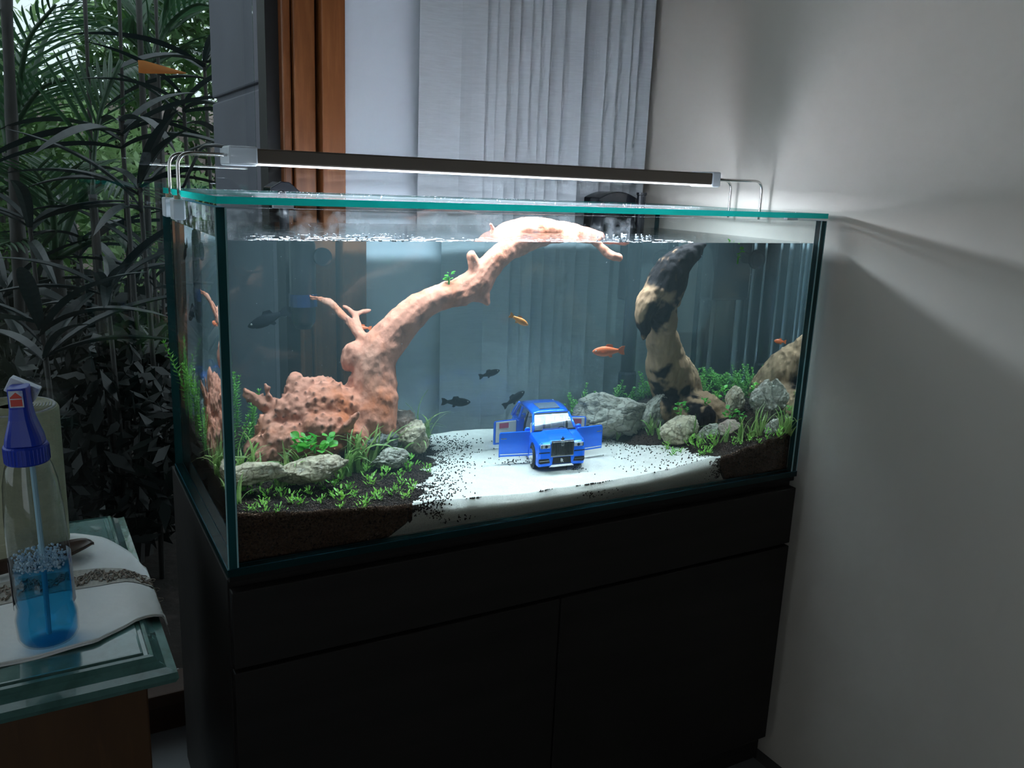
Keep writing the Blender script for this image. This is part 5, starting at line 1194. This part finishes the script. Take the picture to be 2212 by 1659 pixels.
bush(-.55, 1.35, -.38, .50, .42, .36, 2600, .045, 'low', 'near-black leaves added as shade below the window behind the paper roll')
bush(.00, 1.75, -.30, .55, .45, .34, 2600, .045, 'low', 'near-black leaves added as shade between the table and the tank outside')
bush(-1.2, 1.7, -.35, .5, .5, .4, 2200, .045, 'low', 'near-black leaves added as shade at the far left below the window')
bush(-.1, 2.7, -.25, .9, .5, .35, 3000, .05, 'low', 'near-black leaves added as shade in front of the lawn patch')
bush(-4.5, 8.5, 1.3, 2.4, .9, 2.3, 5000, .11, 'shrub', 'tall hedge at the left end of the garden')

# ------------------------------------------------------------------ wet details: condensation, bubbles, motes
M['film'] = pane_mat('condensation_film', (1, 1, 1), .0, mist=(38, .46, .68, .42))
MB().add([(.016, T+.00025, WL+.001), (.60, T+.00025, WL+.001), (.60, T+.00025, H-.002), (.016, T+.00025, H-.002)], [(0, 1, 2, 3)]).build('condensation', M['film'], tk)
MB().add([(T+.00025, .02, WL+.001), (T+.00025, W-.02, WL+.001), (T+.00025, W-.02, H-.002), (T+.00025, .02, H-.002)], [(0, 1, 2, 3)]).build('condensation', M['film'], tk)
M['bubble'] = pm('white_bubble', (.70, .78, .86), .12, coat=.4)
def bubbles(name, pts, r0, r1, parent, mat):
    pts = np.array(pts); n = len(pts); R_ = nr.uniform(r0, r1, (n, 1, 1))
    V = (IV[None]*R_*np.array([1, 1, .7])+pts[:, None, :]-np.array(parent.location)).reshape(-1, 3); F = (IF[None]+(np.arange(n)*len(IV))[:, None, None]).reshape(-1, 3)
    o = link(name, fast_mesh(name, V, F), mat, parent, True); o['kind'] = 'stuff'
pts = []
for i in range(170):
    a = at(rng.choice((rng.gauss(800, 55), rng.gauss(800, 55), rng.uniform(520, 760), rng.uniform(1290, 1420))), rng.uniform(505, 523), 2, WL); pts.append((a[0], max(a[1], T+.003), WL+.0002))
bubbles('bubbles', pts, .0007, .0022, wt, M['bubble'])
M['drop'] = pane_mat('water_drop', (.95, .97, 1), .18, rough=.08)
pts = [(rng.uniform(.02, L-.25), W-.010-abs(rng.gauss(0, .035)), H+.0126) for i in range(650)]
pts += [(rng.uniform(.02, L-.02), rng.uniform(.005, W-.02), H+.0126) for i in range(160)]
bubbles('droplets', pts, .0005, .0013, lid, M['drop'])
M['mote'] = pm('floating_speck', (.75, .8, .8), .6)
pts = [(rng.uniform(.05, .95), rng.uniform(.05, .42), rng.uniform(.12, .40)) for i in range(230)]
bubbles('floating_specks', pts, .0002, .0006, wt, M['mote'])

# ------------------------------------------------------------------ labels of look-alikes: by their place in the row
ORD = ['first', 'second', 'third', 'fourth', 'fifth', 'sixth', 'seventh', 'eighth', 'ninth', 'tenth', 'eleventh', 'twelfth', 'thirteenth', 'fourteenth', 'fifteenth', 'sixteenth', 'seventeenth', 'eighteenth']
def screen(o):
    d = np.array(o.location)-CAM; return d@RT/(d@FW), -d@UP/(d@FW)
def rank(group, text, rows=1, names=('',)):
    obs = sorted([o for o in COL.objects if o.get('group') == group], key=lambda o: screen(o)[1]); n = len(obs)
    for r in range(rows):
        part = sorted(obs[r*n//rows:(r+1)*n//rows], key=lambda o: screen(o)[0])
        for i, o in enumerate(part): o['label'] = text.format(n=ORD[i], row=names[r])
rank('carpet plants before the big root', '{n} bright carpet plant from the left in the {row} row before the big root', 3, ('back', 'middle', 'front'))
rank('carpet plants at the wall end', '{n} bright carpet plant from the left on the soil at the wall end')
rank('feathery stem plants at the wall end', '{n} feathery stem plant from the left between upright driftwood and wall end')
rank('feathery stem plants behind the boulder', '{n} feathery stem plant from the left behind the grey boulder')
rank('feathery stem plants at the garden end', '{n} feathery stem plant from the left behind the big root base')
rank('grass tufts before the big root', '{n} thin green grass tuft from the left before the big root')
rank('grass tufts at the wall end', '{n} thin green grass tuft from the left among the wall end stones')
rank('grass tufts at the garden end pane', '{n} thin grass tuft from the front along the garden end pane')
